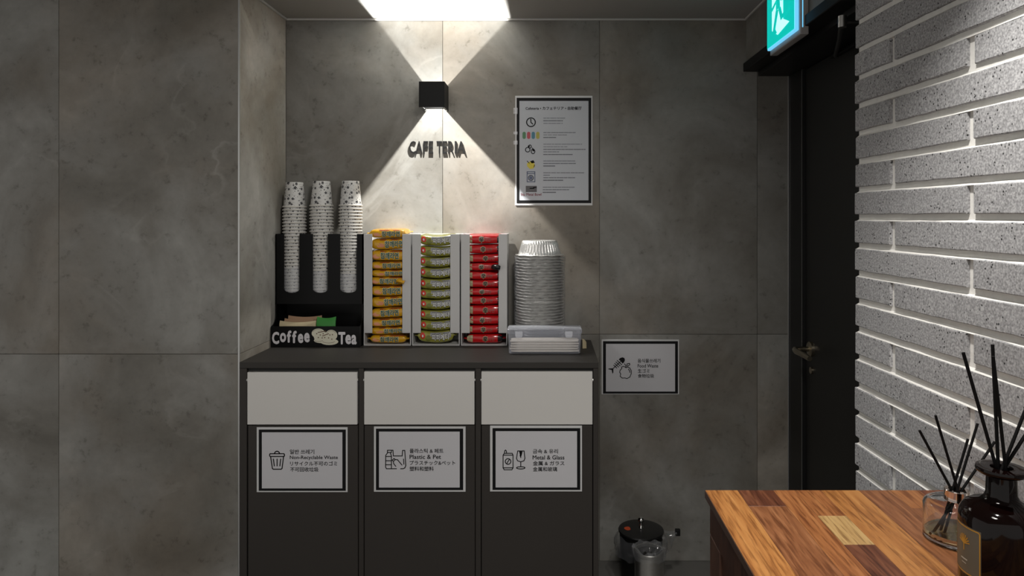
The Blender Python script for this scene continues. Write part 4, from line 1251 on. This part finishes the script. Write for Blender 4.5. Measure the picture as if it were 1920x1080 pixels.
LEGW = mat_wood('lighter_stained_wood', (0.045, 0.019, 0.011), (0.068, 0.030, 0.018), (0.090, 0.041, 0.025), axis='Z')
yleg = kx0 * F / (1330 - VX)
part('edge_band', MB().box(kx0 - 0.001, kx0 - 0.0001, ky0, YE, kz - TH, kz - 0.0012), plain('dark_edge_band', (0.045, 0.022, 0.014), 0.5), counter)
part('apron', MB().bbox(kx0 + 0.001, kx0 + 0.021, ky0 + 0.03, yleg, WZ(1000, yleg), kz - TH - 0.0005, 0.001, 1), SIDE, counter)
part('leg', MB().bbox(kx0 + 0.001, kx0 + 0.045, kx0 * F / (1348 - VX), yleg, 0.0, WZ(1000, yleg) - 0.0005, 0.0015, 1), LEGW, counter)
part('leg', MB().bbox(kx0 + 0.001, kx0 + 0.045, ky0 + 0.03, ky0 + 0.10, 0.0, WZ(1000, yleg) - 0.0005, 0.0015, 1), LEGW, counter)
part('side_panel', MB().box(kx0 + 0.006, kx0 + 0.016, ky0 + 0.101, kx0 * F / (1348 - VX) - 0.001, 0.10, WZ(1000, yleg) - 0.0005), SIDE, counter)
part('back_apron', MB().box(kx0 + 0.046, kx1 - 0.05, yleg - 0.022, yleg - 0.002, WZ(1000, yleg), kz - TH - 0.0005), SIDE, counter)
part('leg', MB().bbox(kx1 - 0.048, kx1 - 0.006, yleg - 0.07, yleg, 0.0, kz - TH - 0.0005, 0.0015, 1), LEGW, counter)
part('leg', MB().bbox(kx1 - 0.048, kx1 - 0.006, ky0 + 0.03, ky0 + 0.10, 0.0, kz - TH - 0.0005, 0.0015, 1), LEGW, counter)

# ------------------------------------------------------------------ reed diffusers
def mat_glass(name, col, rough=0.0, ior=1.45):
    m, t, b = M(name)
    b.inputs['Base Color'].default_value = (*col, 1); b.inputs['Roughness'].default_value = rough
    b.inputs['Transmission Weight'].default_value = 1.0; b.inputs['IOR'].default_value = ior
    return m
GLASS = mat_glass('clear_glass', (0.985, 0.99, 0.985), 0.0, 1.35); OIL = mat_glass('pale_yellow_oil', (0.94, 0.92, 0.60), 0.0, 1.33)
gy = 1.10; gs = F / gy; gx = (1794 - VX) / gs
gz = kz + 0.0006
R = 0.0482; GH = 0.0605
dif = thing('reed_diffuser', (gx, gy, gz), 'round clear glass reed diffuser with chrome collar and pale oil', 'diffuser')
mb = MB(); mb.lathe([(0.001, 0), (R - 0.006, 0), (R - 0.002, 0.0012), (R, 0.005), (R, GH - 0.008), (R - 0.002, GH - 0.003), (R - 0.007, GH), (0.019, GH + 0.001), (0.0165, GH + 0.003), (0.0165, GH + 0.016),
                     (0.0135, GH + 0.016), (0.0135, GH + 0.001), (0.018, GH - 0.002), (R - 0.008, GH - 0.003), (R - 0.0045, GH - 0.006), (R - 0.003, GH - 0.010), (R - 0.003, 0.009), (R - 0.006, 0.006), (0.001, 0.0055)], (gx, gy, gz), 56)
part('glass_body', mb, GLASS, dif, 40)
mb = MB(); mb.lathe([(0.001, 0.0057), (R - 0.0062, 0.0062), (R - 0.0034, 0.0092), (R - 0.0034, 0.015), (0.001, 0.015)], (gx, gy, gz), 56)
part('oil', mb, OIL, dif, 40, label='pale yellow fragrance oil')
mb = MB(); mb.lathe([(0.0170, GH + 0.0025), (0.0182, GH + 0.003), (0.0182, GH + 0.0185), (0.0172, GH + 0.0195), (0.0120, GH + 0.0195), (0.0120, GH + 0.0165), (0.0168, GH + 0.0163)], (gx, gy, gz), 40)
part('collar', mb, plain('rose_chrome', (0.78, 0.71, 0.66), 0.1, metal=1.0), dif, 40, label='shiny metal collar')

REED = plain('black_reed', (0.004, 0.0038, 0.004), 0.7, spec=0.15, noise=0.3, nscale=200)
def reed(tip, tipy, top, bot, r, label, group):
    """a stick from its tip (pixel at depth tipy) through the bottle neck to its foot"""
    a = W(*tip, tipy); b_ = Vector(bot)
    mb = MB(); mb.tube([a, a.lerp(b_, 0.33), a.lerp(b_, 0.66), b_], r, 10)
    o = single('reed_stick', mb, REED, label, 'reed', group, smooth=50)
neck = Vector((gx, gy, gz + GH + 0.017))
def through(tip_w, n, z):               # foot of the stick on the line tip -> neck
    d = n - tip_w; k = (z - tip_w.z) / d.z
    return tip_w + d * k
for tip, ty, nd in (((1724, 807), 1.100, (-0.0075, 0.000)), ((1754, 779), 1.085, (-0.002, -0.0085)), ((1815, 823), 1.108, (-0.001, 0.0085)), ((1833, 794), 1.10, (0.0005, 0.000)), ((1868, 828), 1.10, (0.0078, 0.0005))):
    tw = W(*tip, ty); nk = neck + Vector((nd[0], nd[1], 0))
    ft = through(tw, nk, gz + 0.0095)
    dv = Vector((ft.x - gx, ft.y - gy, 0)); lim = R - 0.010
    if dv.length > lim:
        k = (nk.z - 0.02 - gz) ; ft = Vector((gx, gy, ft.z)) + dv.normalized() * lim
        # keep the stick straight: recompute its tip from foot and neck
        d = nk - ft; tw = ft + d * ((tw.z - ft.z) / d.z)
    px = VX + tw.x / tw.y * F; py = VY + (H - tw.z) / tw.y * F
    reed((px, py), tw.y, None, ft, 0.0021, 'thin black reed stick standing in the clear glass diffuser', 'reeds in the clear diffuser')

wy = 0.95; ws = F / wy; wx = (1878 - VX) / ws
bz = kz + 0.0006
bot = thing('fragrance_bottle', (wx, wy, bz), 'dark amber apothecary diffuser bottle with gold-framed label on the counter', 'bottle')
AMBER, t_, b_ = M('dark_amber_glass')
b_.inputs['Base Color'].default_value = (0.003, 0.001, 0.0008, 1); b_.inputs['Roughness'].default_value = 0.06
b_.inputs['IOR'].default_value = 1.42; b_.inputs['Specular IOR Level'].default_value = 0.35
RB = 0.052
zl = kz + (0.513 - 0.345)
hb = lambda py: WZ(py, wy) - bz
mb = MB(); mb.lathe([(0.001, 0.0), (RB - 0.005, 0.0), (RB - 0.0015, 0.0015), (RB, 0.006), (RB, hb(972)), (RB - 0.0015, hb(962)), (RB - 0.006, hb(952)), (RB - 0.015, hb(944)), (0.026, hb(938)), (0.0212, hb(932)), (0.0192, hb(924)), (0.0187, hb(900)), (0.0187, hb(891))], (wx, wy, bz), 56)
part('glass_body', mb, AMBER, bot, 45)
mb = MB(); mb.lathe([(0.0187, hb(891)), (0.027, hb(888)), (0.0312, hb(884)), (0.0318, hb(880)), (0.0308, hb(876)), (0.027, hb(875)), (0.014, hb(876)), (0.0125, hb(882)), (0.0125, hb(900))], (wx, wy, bz), 56)
part('lip', mb, AMBER, bot, 45)
# curved label on the side that faces the room
LABM = plain('grey_olive_label', (0.095, 0.085, 0.062), 0.45); GOLD = plain('gold_print', (0.55, 0.33, 0.05), 0.3, metal=0.6)
A0, A1 = math.radians(152), math.radians(211)
lz0, lz1 = hb(1074) + 0.001, hb(982)
def lab(u, v, off):
    a = A0 + u * (A1 - A0)
    return (wx + (RB + off) * math.cos(a), wy + (RB + off) * math.sin(a), bz + lz0 + v * (lz1 - lz0))
mb = MB(); n = 16
mb.v = [lab(i / n, j / 4, 0.0003) for i in range(n + 1) for j in range(5)]
mb.f = [(i * 5 + j, i * 5 + j + 1, (i + 1) * 5 + j + 1, (i + 1) * 5 + j) for i in range(n) for j in range(4)]
lb = part('label', mb, LABM, bot, 60)
def lab_stroke(mb, pts, w):
    for a, c in zip(pts[:-1], pts[1:]):
        a, c = Vector(a), Vector(c); d = (c - a)
        if d.length < 1e-6: continue
        asp = (A1 - A0) * RB / (lz1 - lz0)
        nn = Vector((-d.y / asp, d.x * asp)); nn.normalize(); nn = Vector((nn.x / asp * 1.0, nn.y)) * w
        k = max(1, int(abs(d.x) * 12))
        for i in range(k):
            p0 = a + d * (i / k); p1 = a + d * ((i + 1) / k)
            mb.add([lab(p0.x + nn.x, p0.y + nn.y, 0.0006), lab(p1.x + nn.x, p1.y + nn.y, 0.0006), lab(p1.x - nn.x, p1.y - nn.y, 0.0006), lab(p0.x - nn.x, p0.y - nn.y, 0.0006)], [(0, 1, 2, 3)])
mb = MB(); lab_stroke(mb, [(0.04, 0.03), (0.94, 0.03), (0.97, 0.06), (0.97, 0.94), (0.94, 0.97), (0.04, 0.97), (0.03, 0.94), (0.03, 0.06), (0.04, 0.03)], 0.012)
part('gold_border', mb, GOLD, lb)
mb = MB()
for i in range(9):                       # small gold tree-like emblem
    a = math.pi * (0.05 + 0.9 * i / 8)
    lab_stroke(mb, [(0.5, 0.62), (0.5 + 0.20 * math.cos(a), 0.64 + 0.17 * math.sin(a))], 0.012)
lab_stroke(mb, [(0.5, 0.64), (0.5, 0.48)], 0.014)
part('gold_emblem', mb, GOLD, lb)
mb = MB(); lab_stroke(mb, [(0.38, 0.30), (0.62, 0.30)], 0.014); lab_stroke(mb, [(0.42, 0.22), (0.58, 0.22)], 0.008)
part('small_print', mb, plain('pale_print', (0.4, 0.38, 0.32), 0.5), lb)
nk0 = Vector((wx, wy, bz + hb(878)))
for tip, ty, nd in (((1806, 661), 0.955, (-0.006, 0.002)), ((1861, 646), 0.96, (-0.002, 0.004)), ((1862, 668), 0.945, (0.003, -0.004)), ((1936, 735), 0.95, (0.001, 0.0)), ((1936, 795), 0.945, (0.006, 0.003))):
    tw = W(*tip, ty); nk = nk0 + Vector((nd[0], nd[1], 0))
    ft = through(tw, nk, bz + 0.085)
    reed(tip, ty, None, ft, 0.0023, 'long black reed stick standing in the dark amber bottle', 'reeds in the amber bottle')

# ------------------------------------------------------------------ bins on the floor
py_ = 2.46; ps = F / py_
pxx = (1202 - VX) / ps; pz = WZ(992, py_)
pot = thing('food_waste_bin', (pxx, py_, 0), 'small black food waste bin with chrome-knobbed lid beside the cabinet', 'bin')
mb = MB(); mb.lathe([(0.001, 0.0), (0.066, 0.0), (0.069, 0.003), (0.076, pz - 0.012), (0.078, pz - 0.008), (0.075, pz - 0.008), (0.067, 0.006), (0.001, 0.005)], (pxx, py_, 0), 40)
part('body', mb, BLACKMATT, pot, 40)
mb = MB(); mb.lathe([(0.001, pz + 0.006), (0.03, pz + 0.0055), (0.065, pz + 0.003), (0.079, pz), (0.0805, pz - 0.003), (0.0800, pz - 0.006), (0.001, pz - 0.006)], (pxx, py_, 0), 48)
ld = part('lid', mb, plain('glossy_black_lid', (0.006, 0.006, 0.006), 0.35), pot, 40)
mb = MB(); mb.lathe([(0.009, pz + 0.006), (0.007, pz + 0.010), (0.005, pz + 0.018), (0.006, pz + 0.024), (0.011, pz + 0.029), (0.0125, pz + 0.034), (0.010, pz + 0.040), (0.004, pz + 0.043), (0.0005, pz + 0.0435)], (pxx, py_, 0), 24)
part('knob', mb, CHROME, ld, 60, label='chrome knob')
mb = MB(); mb.lathe([(0.0005, 0.0), (0.0135, -0.0006), (0.0136, -0.0012)], (pxx - 0.047, py_ - 0.004, pz + 0.0052), 20)
part('sticker', mb, plain('orange_sticker', (0.45, 0.06, 0.015), 0.5), ld, label='orange round sticker')
rg = random.Random(9); phs = [rg.uniform(0, 6.28) for _ in range(8)]
def wobg(r, z, a, i):
    k = 0.3 + 0.12 * i
    return r + k * (0.0045 * math.sin(7 * a + phs[0] + i) + 0.003 * math.sin(15 * a + phs[1] - i * 1.3)), z + 0.004 * math.sin(4 * a + phs[2]) + 0.003 * math.sin(11 * a + phs[3] + i)
mb = MB(); mb.lathe([(0.0825, pz - 0.014), (0.087, pz - 0.022), (0.092, pz - 0.035), (0.094, pz - 0.05), (0.090, pz - 0.066), (0.093, pz - 0.078)], (pxx, py_, 0), 72, wobg)
bagp = part('bag_skirt', mb, BAGM, pot, 70, label='crumpled clear plastic bag')
e0 = Vector((pxx + 0.085, py_ - 0.01, pz - 0.03)); e1 = W(1270, 998, py_ - 0.02)
mb = MB(); pts = [e0.lerp(e1, i / 8) for i in range(9)]
rr_ = [0.034, 0.030, 0.026, 0.020, 0.017, 0.013, 0.011, 0.008, 0.006]
mb.tube(pts, rr_, 18, caps=False)
mb.v = [(x + 0.002 * math.sin(60 * z + 90 * y), y + 0.002 * math.sin(80 * x), z + 0.002 * math.sin(110 * x + 70 * y)) for x, y, z in mb.v]
part('bag_tail', mb, BAGM, pot, 70)
part('bag_clip', MB().bbox(e1.x - 0.008, e1.x + 0.010, e1.y - 0.006, e1.y + 0.006, e1.z - 0.012, e1.z + 0.012, 0.003, 2), BLACKMATT, pot)

stx = (1217 - VX) / F * 2.298; sty = 2.298; stz = WZ(1030, sty)
can = thing('steel_canister', (stx, sty, 0), 'narrow brushed steel canister standing in front of the food bin', 'canister')
rS = 0.0475
mb = MB(); mb.lathe([(0.001, 0.0), (rS - 0.002, 0.0), (rS, 0.002), (rS, stz - 0.014), (rS - 0.003, stz - 0.014), (rS - 0.003, 0.004), (0.001, 0.004)], (stx, sty, 0), 40)
part('body', mb, STEEL, can, 40)
mb = MB(); mb.lathe([(rS - 0.003, stz - 0.0135), (rS + 0.0012, stz - 0.0135), (rS + 0.0022, stz - 0.010), (rS + 0.0022, stz - 0.002), (rS, stz), (rS - 0.0035, stz - 0.001), (rS - 0.004, stz - 0.012)], (stx, sty, 0), 40)
part('rim', mb, STEEL, can, 40)
mb = MB()
def wobh(r, z, a, i): return r + 0.003 * math.sin(6 * a + phs[4] + i), z + 0.004 * math.sin(5 * a + phs[5]) + 0.002 * math.sin(13 * a)
mb.lathe([(0.020, stz - 0.020), (0.034, stz - 0.008), (rS - 0.002, stz + 0.006), (rS + 0.005, stz + 0.006), (rS + 0.0065, stz - 0.008), (rS + 0.006, stz - 0.022)], (stx, sty, 0), 60, wobh)
part('bag_liner', mb, BAGM, can, 70, label='crumpled clear plastic liner')
